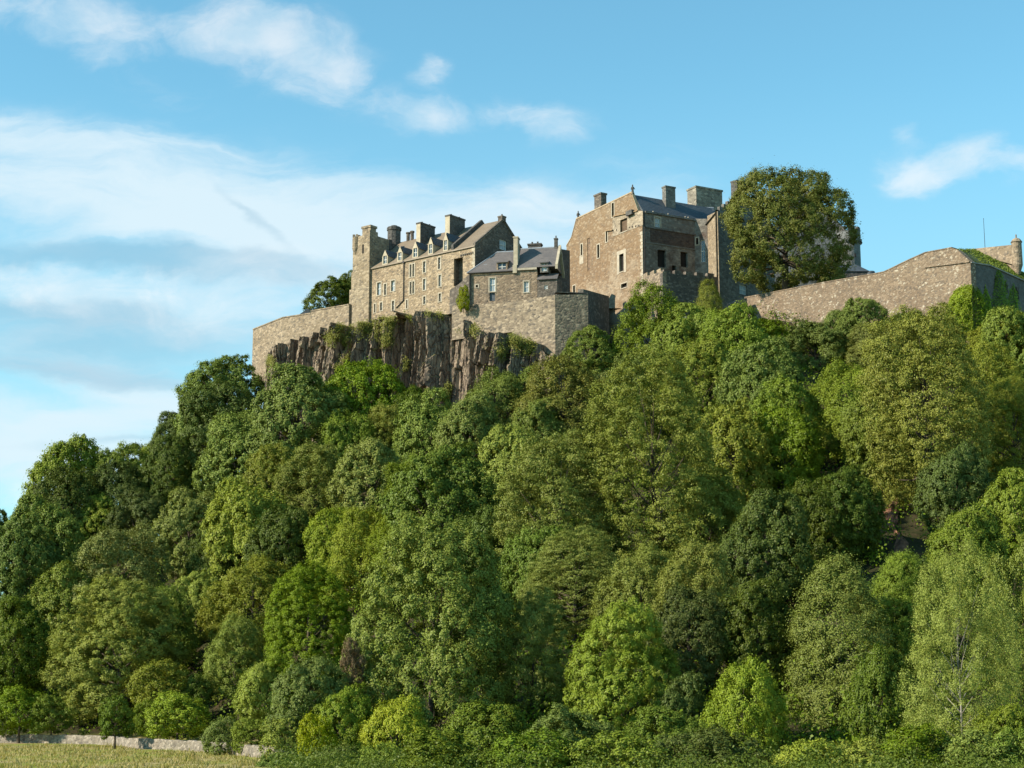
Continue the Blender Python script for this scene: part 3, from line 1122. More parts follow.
    window(root, wl, op, 'sash', surround=False, depth=.3, pane_mat=M['blind'])
    q = [wl.pt(-.02, .3, zt - .02), wl.pt(wl.L + .1, .3, zt - .02), wl.pt(wl.L + .1, -1.4, zt + 1.3), wl.pt(-.02, -1.4, zt + 1.3)]
    rf = MB()
    rf.prism(q, [Vector((p.x, p.y, p.z + .13)) for p in q])
    part('roof', rf, M['slate'], root)
    # garden wall slanting down from the range to the house
    gw = W(wK.pt(K_U(454, 290), 1.2, 0), wh.pt(0.2, 0.45, 0))
    z0, z1 = wK.uz(455, 291)[1], wh.uz(469, 274.5)[1]
    mb = MB()
    rough_wall_box(mb, gw, 0, gw.L, 0.6, 70, [(0, z0), (gw.L * .5, (z0 + z1) / 2 - .3), (gw.L, z1)])
    o = part('garden_wall', mb, M['rubble'], loc=gw.pt(gw.L / 2, 0, 70))
    tag(o, 'dark rubble wall sloping between the lit range and the slate-roofed house', 'wall')
    # low stacks of a roof behind
    wq = wh.off(16)
    u0, zt = wq.uz(528.6, 244.6)
    u1 = wq.uz(541.6, 244.6)[0]
    st = thing('chimney_stack', 'low dark stack with two pots peeping over the house roof', 'chimney', wq.pt((u0 + u1) / 2, 0, zt - 6))
    cb = MB()
    block(cb, wq, u0, u1, -.6, .6, zt - 6, zt, .12, .3)
    part('shaft', cb, M['dark_stone'], st)
    chimney_pots(st, wq, [u0 + .7, u1 - .75], 0, zt, .45, .18)
    # dark flank wall between house and palace
    wg = W.px(556.5, 301.0, 570, 306.0, 270)
    mb = MB()
    rough_wall_box(mb, wg, 0, wg.L, 6.0, 68, [(0, wg.uz(557, 248.5)[1]), (wg.L, wg.uz(566, 248.5)[1])])
    o = part('link_building', mb, M['dark_stone'], loc=wg.pt(wg.L / 2, 0, 68))
    tag(o, 'dark narrow wall filling the gap between slate-roofed house and palace', 'building')


build_house()


# ------------------------------------------------------------------ the palace
wP = W.px(566.6, 330.0, 643, 309.0)
wS = W(wP.pt(wP.L, 0, 0), P(695, 250, 314.8))


def figure(parent, p, h, name='statue'):
    """weathered standing figure on a small pedestal"""
    mb = MB()
    s = h / 2.0
    mb.lathe(p, [(0.30 * s, -0.2), (0.30 * s, .28 * s), (.22 * s, .32 * s), (0.24 * s, .5 * s), (0.20 * s, 0.9 * s), (.27 * s, 1.25 * s), (.25 * s, 1.45 * s),
                 (.10 * s, 1.55 * s), (.13 * s, 1.68 * s), (.12 * s, 1.85 * s), (.03 * s, 2.0 * s)], 10)
    mb.tube((p[0] + .24 * s, p[1], p[2] + 1.35 * s), (p[0] + .42 * s, p[1] - .1 * s, p[2] + .95 * s), .08 * s, .06 * s, 6)
    mb.tube((p[0] - .24 * s, p[1], p[2] + 1.35 * s), (p[0] - .3 * s, p[1] - .15 * s, p[2] + .9 * s), .08 * s, .06 * s, 6)
    return part(name, mb, M['dark_stone'], parent, smooth=True)


def build_palace():
    zb = 64.0
    root = thing('palace', 'huge lit palace block with brown harled gable, tall chimneys and ruined window openings', 'building', wP.pt(wP.L / 2, -4, zb))
    prof_px = [(566.8, 246), (571.5, 237.6), (576.4, 219), (598, 208.6), (628, 194.2), (631.6, 192.4), (638, 210.6), (643, 210.4)]
    prof = [wP.uz(*p) for p in prof_px]
    prof[0] = (0.0, prof[0][1])
    prof[-1] = (wP.L, prof[-1][1])
    boxes = [(620.4, 219, 627.4, 231.4), (611.9, 203, 614, 217), (605.9, 231.5, 607.4, 242), (619.4, 254, 623.8, 271.5), (597.4, 244.6, 599.4, 258),
             (580.9, 244.2, 582.4, 255.4), (567.8, 252, 569.2, 260), (573.2, 285.6, 575.2, 293.6), (621.2, 283.4, 627, 287.6), (587.4, 238, 590.2, 271)]
    ops = [wP.box(*b) for b in boxes]
    mb = MB()
    wall_face(mb, wP, prof, zb, ops, 0.55)
    part('wall', mb, M['palace'], root)
    for i, o in enumerate(ops):
        if i == 9:
            fb = MB()
            fb.wbox(wP, o[0], o[1], -.5, -.12, o[2], o[3])
            part('blocked_flue', fb, M['flue'], root, label='vertical scar of brown rubble in the gable')
        elif i == 0:
            window(root, wP, o, 'slit', depth=.4, pane_mat=M['wood'])
        else:
            window(root, wP, o, 'slit', depth=.5)
    # pale dressed surrounds
    sb = MB()
    o = ops[3]
    for (a, b, c, d) in ((o[0] - .75, o[0] - .004, o[2] - .35, o[3] + .75), (o[1] + .004, o[1] + .75, o[2] - .35, o[3] + .75),
                         (o[0], o[1], o[3] + .004, o[3] + .75)):
        sb.wbox(wP, a, b, .003, .05, c, d)
    part('surround', sb, M['ashlar'], root)
    sb = MB()
    o = wP.box(579.6, 255.6, 583.4, 264)
    sb.wbox(wP, o[0], o[1], .003, .04, o[2], o[3])
    part('blocked_window', sb, M['ashlar'], root)
    # quoins
    qb = MB()
    for k in range(30):
        z = 72 + k * .66
        if z > prof[-1][1] - 1:
            break
        qb.wbox(wP, wP.L - (.8 if k % 2 else .45), wP.L + .02, .003, .03, z, z + .6)
    part('quoins', qb, M['ashlar'], root)
    um = MB()
    pu = [wP.uz(*q) for q in ((612.6, 218.5), (620, 215), (638, 211.4), (642.9, 211))]
    wall_face(um, wP, pu, wP.uz(630, 230.2)[1], [ops[0]], .05, .05)
    part('upper_masonry', um, M['upper'], root, label='patch of pale rubble round the upper window')
    # joist holes and a broken ledge under the upper window
    jb = MB()
    for k in range(9):
        px = 613.5 + k * 3.2
        if 619 < px < 628:
            continue
        u, z = wP.uz(px, 230.6 - k * 0.62)
        jb.wbox(wP, u - .14, u + .14, .053, .07, z - .15, z + .15)
    part('joist_holes', jb, M['dark'], root)
    lb = MB()
    for (xa, ya), (xb, yb) in (((606, 231.6), (613, 230.6)), ((614, 217), (638, 211.5))):
        u0, z0 = wP.uz(xa, ya)
        u1, z1 = wP.uz(xb, yb)
        q = [wP.pt(u0, .003, z0), wP.pt(u1, .003, z1), wP.pt(u1, .3, z1), wP.pt(u0, .3, z0)]
        lb.prism(q, [Vector((p.x, p.y, p.z + .2)) for p in q])
    part('ledge', lb, M['harl'], root)
    ub = MB()
    o = wP.box(628.5, 211, 634.5, 215.5)
    ub.wbox(wP, o[0], o[1], .02, .7, o[2], o[3])
    part('corbel', ub, M['dark_stone'], root)
    # shaded flank
    top = wS.uz(660, 214.8)[1]
    sbox = [(654.8, 217.4, 660.2, 228), (657.6, 250, 666, 267.2), (680.6, 252, 687.6, 267), (672, 265.5, 676.4, 270.5)]
    sops = [wS.box(*b) for b in sbox]
    mb = MB()
    wall_face(mb, wS, [(0, prof[-1][1]), (1.1, prof[-1][1]), (1.11, top), (wS.L + 2, top)], zb, sops, .6)
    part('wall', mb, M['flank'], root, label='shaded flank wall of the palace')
    window(root, wS, sops[0], 'sash', depth=.4, bars=(2, 2), pane_mat=M['blind'])
    for o in sops[1:]:
        window(root, wS, o, 'slit', surround=False, depth=.6)
    bb = MB()
    zb0, zb1 = wS.uz(668, 244.6)[1], wS.uz(668, 230.8)[1]
    wall_face(bb, wS, [(wS.uz(650, 240)[0], zb1), (wS.L - .1, zb1)], zb0, [], .05, .03)
    part('burnt_band', bb, M['burnt'], root, label='dark red-brown band of bare rubble across the flank')
    cb = MB()
    for py, pr, hh in ((229.3, .22, .35), (214.9, .3, .35), (245.2, .12, .2)):
        z = wS.uz(668, py)[1]
        cb.wbox(wS, .6, wS.L + 1, .003, pr, z - hh, z)
    part('cornice', cb, M['shade_stone'], root)
    db = MB()
    u = wS.uz(643.9, 230)[0]
    db.tube(wS.pt(.35, .15, wS.uz(644, 212)[1]), wS.pt(.35, .15, zb + 4), .09, .09, 6)
    part('drainpipe', db, M['iron'], root)
    # roof: a great truncated gable running back from the lit end
    pR, pL = prof[5], prof[2]
    Lr = wS.L + 6
    dS = Vector((wS.d.x, wS.d.y, 0))
    r0 = wP.pt(pR[0] - .1, -.6, pR[1] - .35)
    l0 = wP.pt(pL[0] + .1, -.6, pL[1] - .35)
    e0 = wP.pt(wP.L - .1, -.6, top - .1)
    k0 = wP.pt(.1, -.6, prof[0][1] - .3)
    rb = MB()
    A = [e0, r0, l0, k0]
    B = [p + dS * Lr for p in A]
    for i in range(4):
        j = (i + 1) % 4
        rb.poly(A[i], A[j], B[j], B[i])
    rb.poly(*A[::-1])
    rb.poly(*B)
    part('roof', rb, M['slate_blue'], root)
    # body behind: hidden rear walls
    mb = MB()
    q = [wP.pt(.1, -.7, zb), wP.pt(wP.L - .7, -.7, zb), wP.pt(wP.L - .7, -.7, zb) + dS * Lr, wP.pt(.1, -.7, zb) + dS * Lr]
    q = [q[0], q[3], q[2]]
    mb.poly(q[0], q[1], Vector((q[1].x, q[1].y, prof[0][1])), Vector((q[0].x, q[0].y, prof[0][1])))
    part('rear_wall', mb, M['rubble'], root)
    # skew copings of the gable
    sk = MB()
    for a, b in zip(prof[:6], prof[1:7]):
        A = [wP.pt(a[0], -.55, a[1] - .05), wP.pt(a[0], .08, a[1] - .05), wP.pt(b[0], .08, b[1] - .05), wP.pt(b[0], -.55, b[1] - .05)]
        sk.prism(A, [Vector((p.x, p.y, p.z + .22)) for p in A])
    part('skew', sk, M['harl2'], root)
    for px, py, h in ((631.6, 194, 1.95), (577.2, 220, 1.95)):
        u, z = wP.uz(px, py)
        figure(root, wP.pt(u, -.25, z), h)
    # chimneys
    u0, zt = wP.uz(593.4, 195)
    u1 = wP.uz(600.2, 195)[0]
    cb = MB()
    block(cb, wP, u0, u1, .2, 1.5, prof[3][1] - 1.2, zt, .13, .35)
    part('chimney', cb, M['rubble'], root)
    wc = wS.off(2.0)
    u0, zt = wc.uz(665.6, 185.4)
    u1 = wc.uz(675.2, 185.4)[0]
    cb = MB()
    block(cb, wS, u0, u1, 2.0, 3.2, top - .6, zt, .1, .3)
    part('chimney', cb, M['shade_stone'], root)
    wc = wS.off(5.5)
    u0, zt = wc.uz(696, 185.6)
    u1 = wc.uz(722, 187)[0]
    cb = MB()
    block(cb, wS, u0, u1, 5.5, 8.5, top - 1, zt, .14, .35)
    part('chimney', cb, M['shade_stone2'], root, label='broad pale-edged chimney block on the palace')
    # small huddle of pots and birds' perches along the eaves
    for px in (654, 669, 686, 689):
        u, z = wS.uz(px, 213.5)
        pb = MB()
        pb.lathe(wS.pt(u, -.3, top - .05), [(.14, 0), (.12, .45), (.16, .5), (.05, .7)], 8)
        part('finial', pb, M['ashlar'], root)
    # block that comes forward on the right, its lit side to the left
    wE = W(wS.pt(wS.L, .0, 0), P(708.3, 250, 313.6))
    mb = MB()
    zt = wE.uz(700, 218)[1]
    eops = [wE.box(694.4 + 1.6, 238, 698.4, 244.6), wE.box(700.6, 240, 705, 262)]
    wall_face(mb, wE, [(0, zt), (wE.L + .3, zt - .4)], zb, eops, .4)
    part('wall', mb, M['flank'], root)
    window(root, wE, eops[0], 'slit', depth=.4)
    window(root, wE, eops[1], 'sash', surround=False, depth=.4)


def build_forework():
    """gabled block with crow steps, mostly behind the big tree"""
    zb = 62.0
    w1 = W(P(708, 250, 313.2), P(718.5, 250, 305.0))
    w2 = W(w1.pt(w1.L, 0, 0), P(774, 250, 315.5))
    root = thing('gabled_block', 'stone block with crow-stepped gable and slim chimney half hidden by the big tree', 'building', w2.pt(5, -3, zb))
    mb = MB()
    zt = w1.uz(713, 213)[1]
    wall_face(mb, w1, [(0, w1.uz(708, 215)[1]), (w1.L, w1.uz(718.5, 210)[1])], zb)
    part('wall', mb, M['tower'], root, label='lit side wall of the gabled block')
    op = w2.box(739.5, 285, 747, 294.5)
    mb = MB()
    zg0 = w2.uz(719, 210)[1]
    uap, zap = w2.uz(741, 193.5)
    prof = [(0, zg0)]
    n = 6
    for k in range(n):
        u = uap * (k + .55) / n
        prof += [(u, prof[-1][1]), (u + .01, zg0 + (zap - zg0) * (k + 1) / n)]
    prof.append((uap + .6, zap))
    for k in range(n):
        u = uap + .6 + (w2.L - uap - .6) * (k + .5) / n
        prof += [(u, prof[-1][1]), (u + .01, zap - (zap - zg0) * (k + 1) / n)]
    prof.append((w2.L, prof[-1][1]))
    wall_face(mb, w2, prof, zb, [op], .4)
    wb = W(w2.pt(0, -.6, 0), w2.pt(w2.L, -.6, 0))
    # thickness of the stepped gable
    for (a, za), (b, zb_) in zip(prof, prof[1:]):
        mb.poly(w2.pt(a, 0, za), w2.pt(b, 0, zb_), w2.pt(b, -.6, zb_), w2.pt(a, -.6, za))
    wall_face(mb, wb, prof, zb)
    part('wall', mb, M['flank2'], root)
    window(root, w2, op, 'sash', surround=False, depth=.4, pane_mat=M['blind'])
    # roof behind the gable
    rb = MB()
    Lr = 10.0
    A = [w2.pt(0, -.62, zg0 - .4), w2.pt(uap + .3, -.62, zap - .7), w2.pt(w2.L, -.62, zg0 - .4)]
    B = [p - Vector((w1.d.x, w1.d.y, 0)) * Lr for p in A]
    for i in range(3):
        j = (i + 1) % 3
        rb.poly(A[i], A[j], B[j], B[i])
    rb.poly(*A)
    rb.poly(*B[::-1])
    part('roof', rb, M['slate_blue'], root)
    cb = MB()
    u0, zt = w2.uz(737.2, 179.6)
    u1 = w2.uz(744.2, 179.6)[0]
    block(cb, w2, u0, u1, .1, 1.6, zap - .6, zt, .08, .3)
    part('chimney', cb, M['dark_stone'], root)
    # small dark roof with pale ridge between palace and block
    wl = W(P(694, 210, 319.5), P(716, 210, 320))
    lb = MB()
    z0, z1 = wl.uz(705, 216)[1], wl.uz(705, 207.5)[1]
    q = [wl.pt(0, 0, z0), wl.pt(wl.L, 0, z0), wl.pt(wl.L, -2.0, z1 + .3), wl.pt(0, -2.0, z1 + .3)]
    lb.prism(q, [Vector((p.x, p.y, p.z + .2)) for p in q])
    o = part('roof', lb, M['slate_blue'], root)
    rb = MB()
    rb.tube(q[3] + Vector((0, 0, .25)), q[2] + Vector((0, 0, .25)), .15, .15, 6)
    part('ridge', rb, M['lead'], o)


M['palace'] = stone('palace_harl_and_rubble', (0.215, 0.145, 0.086), (0.305, 0.245, 0.172), (0.200, 0.136, 0.081), zpale=(72.0, 92.0), cell=1.6, patch=0.085, stain=0.45,
                    mottle=0.35, bump=0.5)
M['upper'] = stone('pale_upper_rubble', (0.285, 0.232, 0.165), (0.325, 0.268, 0.195), (0.235, 0.185, 0.13), cell=1.6, stain=.35, mottle=.5)
M['burnt'] = stone('burnt_rubble', (0.070, 0.050, 0.042), (0.095, 0.070, 0.056), (0.052, 0.040, 0.036), cell=1.8, stain=.4, mottle=.5)
M['harl2'] = flat('harl_coping', (0.36, 0.27, 0.17), 0.9, 0.2)
M['flue'] = stone('brown_flue_rubble', (0.15, 0.10, 0.065), (0.19, 0.13, 0.085), (0.11, 0.075, 0.05), cell=2.0, stain=.5)
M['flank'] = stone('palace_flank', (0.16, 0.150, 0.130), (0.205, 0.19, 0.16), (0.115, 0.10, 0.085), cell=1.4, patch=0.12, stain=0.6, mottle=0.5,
                   rust=(0.075, 0.048, 0.038))  # flank stone darker than the lit end: shade put into its colour
M['flank2'] = stone('gable_rubble', (0.13, 0.125, 0.112), (0.165, 0.155, 0.135), (0.10, 0.092, 0.08), cell=1.5, patch=0.15, stain=0.4)  # front gable toned darker than the lit side wall, as painted shade
M['shade_stone2'] = stone('chimney_block_stone', (0.185, 0.165, 0.13), (0.235, 0.21, 0.165), (0.14, 0.125, 0.10), cell=1.2, patch=.3, stain=.4)
build_palace()
build_forework()


# ------------------------------------------------------------------ walls on the rock
def build_walls():
    # curtain wall at the far left: two faces
    zt = P(283, 318, 330).z
    c1 = P(283, 318, 330)
    c0 = P(253, 330, 340)
    c2 = wK.pt(K_U(352, 300), 0.8, 0)
    mb = MB()
    wa = W(c0, c1)
    wb = W(c1, c2)
    rough_wall_box(mb, wa, 0, wa.L, 1.0, 68, [(0, zt - .2), (wa.L * .5, zt + .1), (wa.L, zt)])
    zr_ = wb.uz(349, 305)[1]
    uc = wb.uz(311, 312)[0]
    rough_wall_box(mb, wb, 0.003, wb.L, 1.0, 70, [(0.003, zt), (uc, wb.uz(310, 314)[1]), (uc + .02, wb.uz(311, 311.5)[1]), (wb.L, zr_)])
    o = part('curtain_wall', mb, M['curtain'], loc=wb.pt(wb.L / 2, 0, 70))
    tag(o, 'plain lit curtain wall at the left end of the rock, below the dark hut roof', 'wall')
    cp = MB()
    for w_, a, b, za, zb_ in ((wa, 0, wa.L, zt - .2, zt), (wb, .1, uc, zt, wb.uz(310, 314)[1]), (wb, uc, wb.L, wb.uz(311, 311.5)[1], zr_)):
        q = [w_.pt(a, .1, za + .003), w_.pt(b, .1, zb_ + .003), w_.pt(b, -1.1, zb_ + .003), w_.pt(a, -1.1, za + .003)]
        cp.prism(q, [Vector((p.x, p.y, p.z + .22)) for p in q])
    part('coping', cp, M['curtain'], o)
    # retaining wall and square bastion under the house
    A = P(452, 306, 298.0)
    B = P(555, 295, 286.5)
    w1 = W(A, B)
    zb_ = 58
    zB = w1.uz(555, 295)[1]
    mb = MB()
    prof = [(0, w1.uz(452, 305.5)[1]), (w1.uz(470, 304)[0], w1.uz(470, 304.5)[1]), (w1.uz(512, 303)[0], w1.uz(512, 302)[1]), (w1.uz(530, 299)[0], w1.uz(530, 299)[1]), (w1.L, zB)]
    rough_wall_box(mb, w1, 0, prof[2][0], 1.2, 68.5, prof[:3])
    rough_wall_box(mb, w1, prof[2][0], w1.L, 1.2, zb_, prof[2:])
    w2 = W(B, P(588, 294, 287.6))
    rough_wall_box(mb, w2, 0.004, w2.L, 1.2, zb_, [(0.004, zB - .01), (w2.L, w2.uz(588, 294)[1])])
    w3 = W(w2.pt(w2.L - .3, -2.2, 0), P(609, 294, 306.0))
    mb3 = MB()
    rough_wall_box(mb3, w3, 0, w3.L, 1.0, zb_, [(0, w3.uz(590, 294.5)[1]), (w3.L, w3.uz(607, 294.5)[1])])
    o = part('bastion_wall', mb, M['bastion'], loc=w1.pt(w1.L, -1, zb_))
    tag(o, 'retaining wall with square corner bastion below the slate-roofed house', 'wall')
    part('return_wall', mb3, M['shaded_rough'], o)
    cp = MB()
    cp.wbox(w2, .05, w2.L, -1.25, .06, w2.uz(588, 294)[1] + .02, w2.uz(588, 294)[1] + .2)
    part('coping', cp, M['dark_stone'], o)
    # battlemented wall below the palace
    C = P(662.5, 270, 300.5)
    wl = W(P(642.5, 275, 308.6), C)
    wr = W(C, P(717, 275, 306.6))
    root = thing('battlement_wall', 'shaded battlemented wall of shade-toned rubble jutting out below the palace', 'wall', wr.pt(3, -.5, 60))
    mb = MB()
    zl0, zl1 = wl.uz(643, 277)[1], wl.uz(662, 271.5)[1]
    rough_wall_box(mb, wl, 0, wl.L, .8, 60, [(0, zl0), (wl.L, zl1)])
    zr0, zr1 = wr.uz(664, 273)[1], wr.uz(717, 277)[1]
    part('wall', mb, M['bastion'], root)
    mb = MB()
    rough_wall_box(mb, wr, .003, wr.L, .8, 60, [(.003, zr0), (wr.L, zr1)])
    part('wall', mb, M['shaded_rough'], root)  # right face in the shade-dark copy, left face in the lit one
    mm = MB()
    for w_, z0, z1, n in ((wl, zl0, zl1, 3), (wr, zr0, zr1, 5)):
        for k in range(n):
            a = w_.L * (k + .12) / n
            b = w_.L * (k + .72) / n
            za = z0 + (z1 - z0) * (k + .4) / n
            m1 = MB()
            m1.wbox(w_, a, b, -.78, -.02, za - .12, za + .62)
            part('merlon', m1, M['tower'] if w_ is wl else M['rubble'], root)  # pale merlons on the lit face, darkened ones on the shaded face
    # stump of rough wall at the low end of the long curtain wall
    ws = W(P(731, 302, 293), P(747, 298, 296.5))
    mb = MB()
    rough_wall_box(mb, ws, 0, ws.L, .9, 58, [(0, ws.uz(732, 303.5)[1]), (ws.L * .5, ws.uz(740, 300)[1]), (ws.L, ws.uz(746.5, 298)[1])])
    o = part('wall_stump', mb, M['shade_stone'], loc=ws.pt(1, 0, 58))
    tag(o, 'shaded stub of broken wall at the left end of the long curtain wall', 'wall')
    # long lit curtain wall on the right
    D = P(970.3, 262, 262.0)
    wc = W(P(744.5, 298, 299), D)
    px = [(744.5, 298), (784, 290.5), (824, 282.8), (870, 275), (884, 272.2), (893, 268), (905, 262), (925, 253), (952, 248), (957, 249.5), (970.3, 261)]
    prof = [wc.uz(*p) for p in px]
    prof[-1] = (wc.L, prof[-1][1])
    mb = MB()
    rough_wall_box(mb, wc, 0, wc.L, 1.3, 44, [(0.0, prof[0][1])] + prof[1:])
    wd = W(D, P(1040, 285, 279.5))
    zd = wd.uz(970.4, 261.5)[1]
    tops = [(0.004, zd), (wd.uz(989, 263.5)[0], wd.uz(989, 264.5)[1]), (wd.uz(1024, 280)[0], wd.uz(1024, 280)[1]), (wd.L, wd.uz(1040, 284)[1])]
    archs = [wd.box(994.5, 276, 998.5, 287), wd.box(1004, 281, 1008, 292), wd.box(1014.5, 287, 1019, 300)]
    mb2 = MB()
    wall_face(mb2, wd, tops, 44, archs, .8)
    for (a, za), (b, zb2) in zip(tops, tops[1:]):
        mb2.poly(wd.pt(a, 0, za), wd.pt(b, 0, zb2), wd.pt(b, -1.2, zb2), wd.pt(a, -1.2, za))
    root = thing('long_curtain_wall', 'long lichen-spotted curtain wall climbing to a corner on the right', 'wall', wc.pt(wc.L / 2, -.5, 56))
    part('wall', mb, M['lichen'], root)
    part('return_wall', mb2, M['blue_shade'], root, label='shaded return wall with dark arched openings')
    for a in archs:
        ab = MB()
        ab.wbox(wd, a[0], a[1], -.79, -.7, a[2], a[3])
        part('opening', ab, M['dark'], root)
        # arch heads: two spandrels closing the corners of the square hole
        sp = MB()
        for s in (0, 1):
            uu = a[0] if s == 0 else a[1]
            vv = a[0] + (a[1] - a[0]) * (.42 if s == 0 else .58)
            q = [wd.pt(uu, -.05, a[3] - .9), wd.pt(uu, -.05, a[3] - .003), wd.pt(vv, -.05, a[3] - .003)]
            q2 = [p - Vector((wd.n.x, wd.n.y, 0)) * .5 for p in q]
            sp.prism(q, q2)
        part('arch_head', sp, M['blue_shade'], root)
    cs = MB()
    u0, z0 = wc.uz(925, 267.3)
    u1, z1 = wc.uz(969.8, 261.6)
    q = [wc.pt(u0, .003, z0 - .12), wc.pt(u1, .003, z1 - .12), wc.pt(u1, .22, z1 - .12), wc.pt(u0, .22, z0 - .12)]
    cs.prism(q, [Vector((p.x, p.y, p.z + .22)) for p in q])
    part('string_course', cs, M['lichen'], root)
    cs = MB()
    for (a, za), (b, zb2) in zip(tops, tops[1:]):
        q = [wd.pt(a + .05, .003, za - .25), wd.pt(b, .003, zb2 - .25), wd.pt(b, .2, zb2 - .25), wd.pt(a + .05, .2, za - .25)]
        cs.prism(q, [Vector((p.x, p.y, p.z + .2)) for p in q])
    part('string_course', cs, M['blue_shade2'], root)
    cp = MB()
    for a, b in zip(prof[:8], prof[1:9]):
        q = [wc.pt(a[0], .08, a[1] + .002), wc.pt(b[0], .08, b[1] + .002), wc.pt(b[0], -1.35, b[1] + .002), wc.pt(a[0], -1.35, a[1] + .002)]
        cp.prism(q, [Vector((p.x, p.y, p.z + .16)) for p in q])
    part('coping', cp, M['lichen'], root)
    # grass bank behind the corner
    gb = MB()
    pk = wc.uz(953, 248)
    top = wc.pt(pk[0], -.9, pk[1] - .1)
    t2 = P(975, 249.5, 285)
    t3 = P(1000, 262, 281)
    t4 = P(1040, 279, 288)
    f1 = wd.pt(.3, -.6, zd - .05)
    f2 = wd.pt(tops[1][0], -.6, tops[1][1] - .05)
    f3 = wd.pt(tops[2][0], -.6, tops[2][1] - .05)
    f4 = wd.pt(wd.L, -.6, tops[3][1] - .05)
    gb.poly(top, f1, f2, t2)
    gb.poly(t2, f2, f3, t3)
    gb.poly(t3, f3, f4, t4)
    o = part('grass_bank', gb, M['bank'])
    tag(o, kind='structure')
    rng = np.random.default_rng(12)
    pts = []
    for a, b, c, d in ((top, f1, f2, t2), (t2, f2, f3, t3), (t3, f3, f4, t4)):
        for _ in range(900):
            s, t = rng.uniform(), rng.uniform()
            p = (a * (1 - s) + b * s) * (1 - t) + (d * (1 - s) + c * s) * t
            pts.append(p)
    pos = np.array([tuple(p) for p in pts]) + np.array([0, 0, .12])
    nrm = unit(rng.normal(size=pos.shape) + np.array([-.3, -.5, .5]))
    V = leaf_quads(rng, pos, nrm, rng.uniform(.25, .6, len(pos)), .3)
    me = fast_mesh('bank_grass', V, len(pos))
    me.materials.append(LEAF['mid'])
    og = bpy.data.objects.new('bank_grass', me)
    COL.objects.link(og)
    tag(og, kind='stuff')
    # upper parapet with sentry turret
    wu = W(P(955, 252, 292), P(1014, 248, 280))
    root = thing('upper_parapet', 'upper lit parapet with small domed sentry turret near the right frame edge', 'wall', wu.pt(wu.L / 2, 0, 66))
    mb = MB()
    rough_wall_box(mb, wu, 0, wu.L, 1.0, 66, [(0, wu.uz(956, 251)[1]), (wu.uz(975, 248.5)[0], wu.uz(975, 248.6)[1]), (wu.L, wu.uz(1013, 244.8)[1])])
    part('wall', mb, M['curtain'], root)
    lb = MB()
    q = []
    for px, py in ((984, 251.5), (1014, 259.5)):
        u, z = wu.uz(px, py)
        q.append((u, z))
    A = [wu.pt(q[0][0], .003, q[0][1]), wu.pt(q[1][0], .003, q[1][1]), wu.pt(q[1][0], .5, q[1][1]), wu.pt(q[0][0], .5, q[0][1])]
    lb.prism([Vector((p.x, p.y, p.z - .9)) for p in A], A)
    part('ledge', lb, M['curtain'], root)
    tp = P(1016.8, 250, 279.5)
    z0 = P(1016, 262, 279.5).z
    z1 = P(1016, 242.5, 279.5).z
    tb = MB()
    r = 5.2 / F * 279
    tb.lathe((tp.x, tp.y, z0), [(r * .4, -2.2), (r, -.6), (r, z1 - z0 - .1), (r * 1.15, z1 - z0), (r * 1.1, z1 - z0 + .12), (r * .75, z1 - z0 + .55), (r * .2, z1 - z0 + .8),
                                (.1, z1 - z0 + .85), (.13, z1 - z0 + 1.25), (.02, z1 - z0 + 1.5)], 16)
    part('turret', tb, M['curtain'], root)
    # mast
    mp = P(985, 247, 300)
    mm = MB()
    zt = P(985, 219, 300).z
    mm.tube((mp.x, mp.y, mp.z - 4), (mp.x, mp.y, zt), .06, .035, 6)
    mm.lathe((mp.x, mp.y, zt), [(.05, 0), (.08, .06), (.01, .14)], 6)
    o = part('mast', mm, M['iron'], loc=(mp.x, mp.y, mp.z - 4))
    tag(o, 'thin bare mast standing above the upper parapet', 'mast')
    # hut roof behind the left wall
    ph = P(303, 312, 336)
    hr = thing('hut', 'small hut whose dark slate roof tip shows behind the left curtain wall', 'hut', (ph.x, ph.y, 74))
    wq = W(P(297.5, 312, 336), P(309, 312, 336))
    zz = wq.uz(308.6, 307.3)[1]
    hb = MB()
    hb.wbox(wq, 0, wq.L, -3, 0, 74, wq.uz(303, 316)[1])
    part('wall', hb, M['dark_stone'], hr)
    hb = MB()
    z0 = wq.uz(298, 316.6)[1]
    A = [wq.pt(-.2, .1, z0), wq.pt(wq.L + .1, .1, z0), wq.pt(wq.L + .1, .1, zz), ]
    B = [p - Vector((wq.n.x, wq.n.y, 0)) * 3.2 for p in A]
    hb.prism(A, B)
    part('roof', hb, M['slate_blue'], hr)
    pb = MB()
    pb.wbox(wq, wq.L + .12, wq.L + .4, -.5, 0, z0, wq.uz(310, 305.8)[1])
    part('chimney', pb, M['cream'], hr)


M['shaded_rough'] = stone('shade_toned_rubble', (0.095, 0.085, 0.072), (0.135, 0.12, 0.10), (0.066, 0.06, 0.054), cell=1.6, mottle=0.9, stain=0.4)  # dark copy of the bastion rubble, with the shade in its colour
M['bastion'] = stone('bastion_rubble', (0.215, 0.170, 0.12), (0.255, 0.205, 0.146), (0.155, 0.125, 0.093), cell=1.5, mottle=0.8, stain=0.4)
M['blue_shade'] = stone('shade_toned_return_wall', (0.105, 0.10, 0.095), (0.13, 0.125, 0.118), (0.08, 0.076, 0.072), cell=1.2, mottle=0.3, stain=0.5)  # colour darkened to carry the shade on the return wall
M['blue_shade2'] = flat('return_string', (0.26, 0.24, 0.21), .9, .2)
M['bank'] = flat('turf', (0.07, 0.085, 0.022), 1.0, 0.35, 1.2)
build_walls()


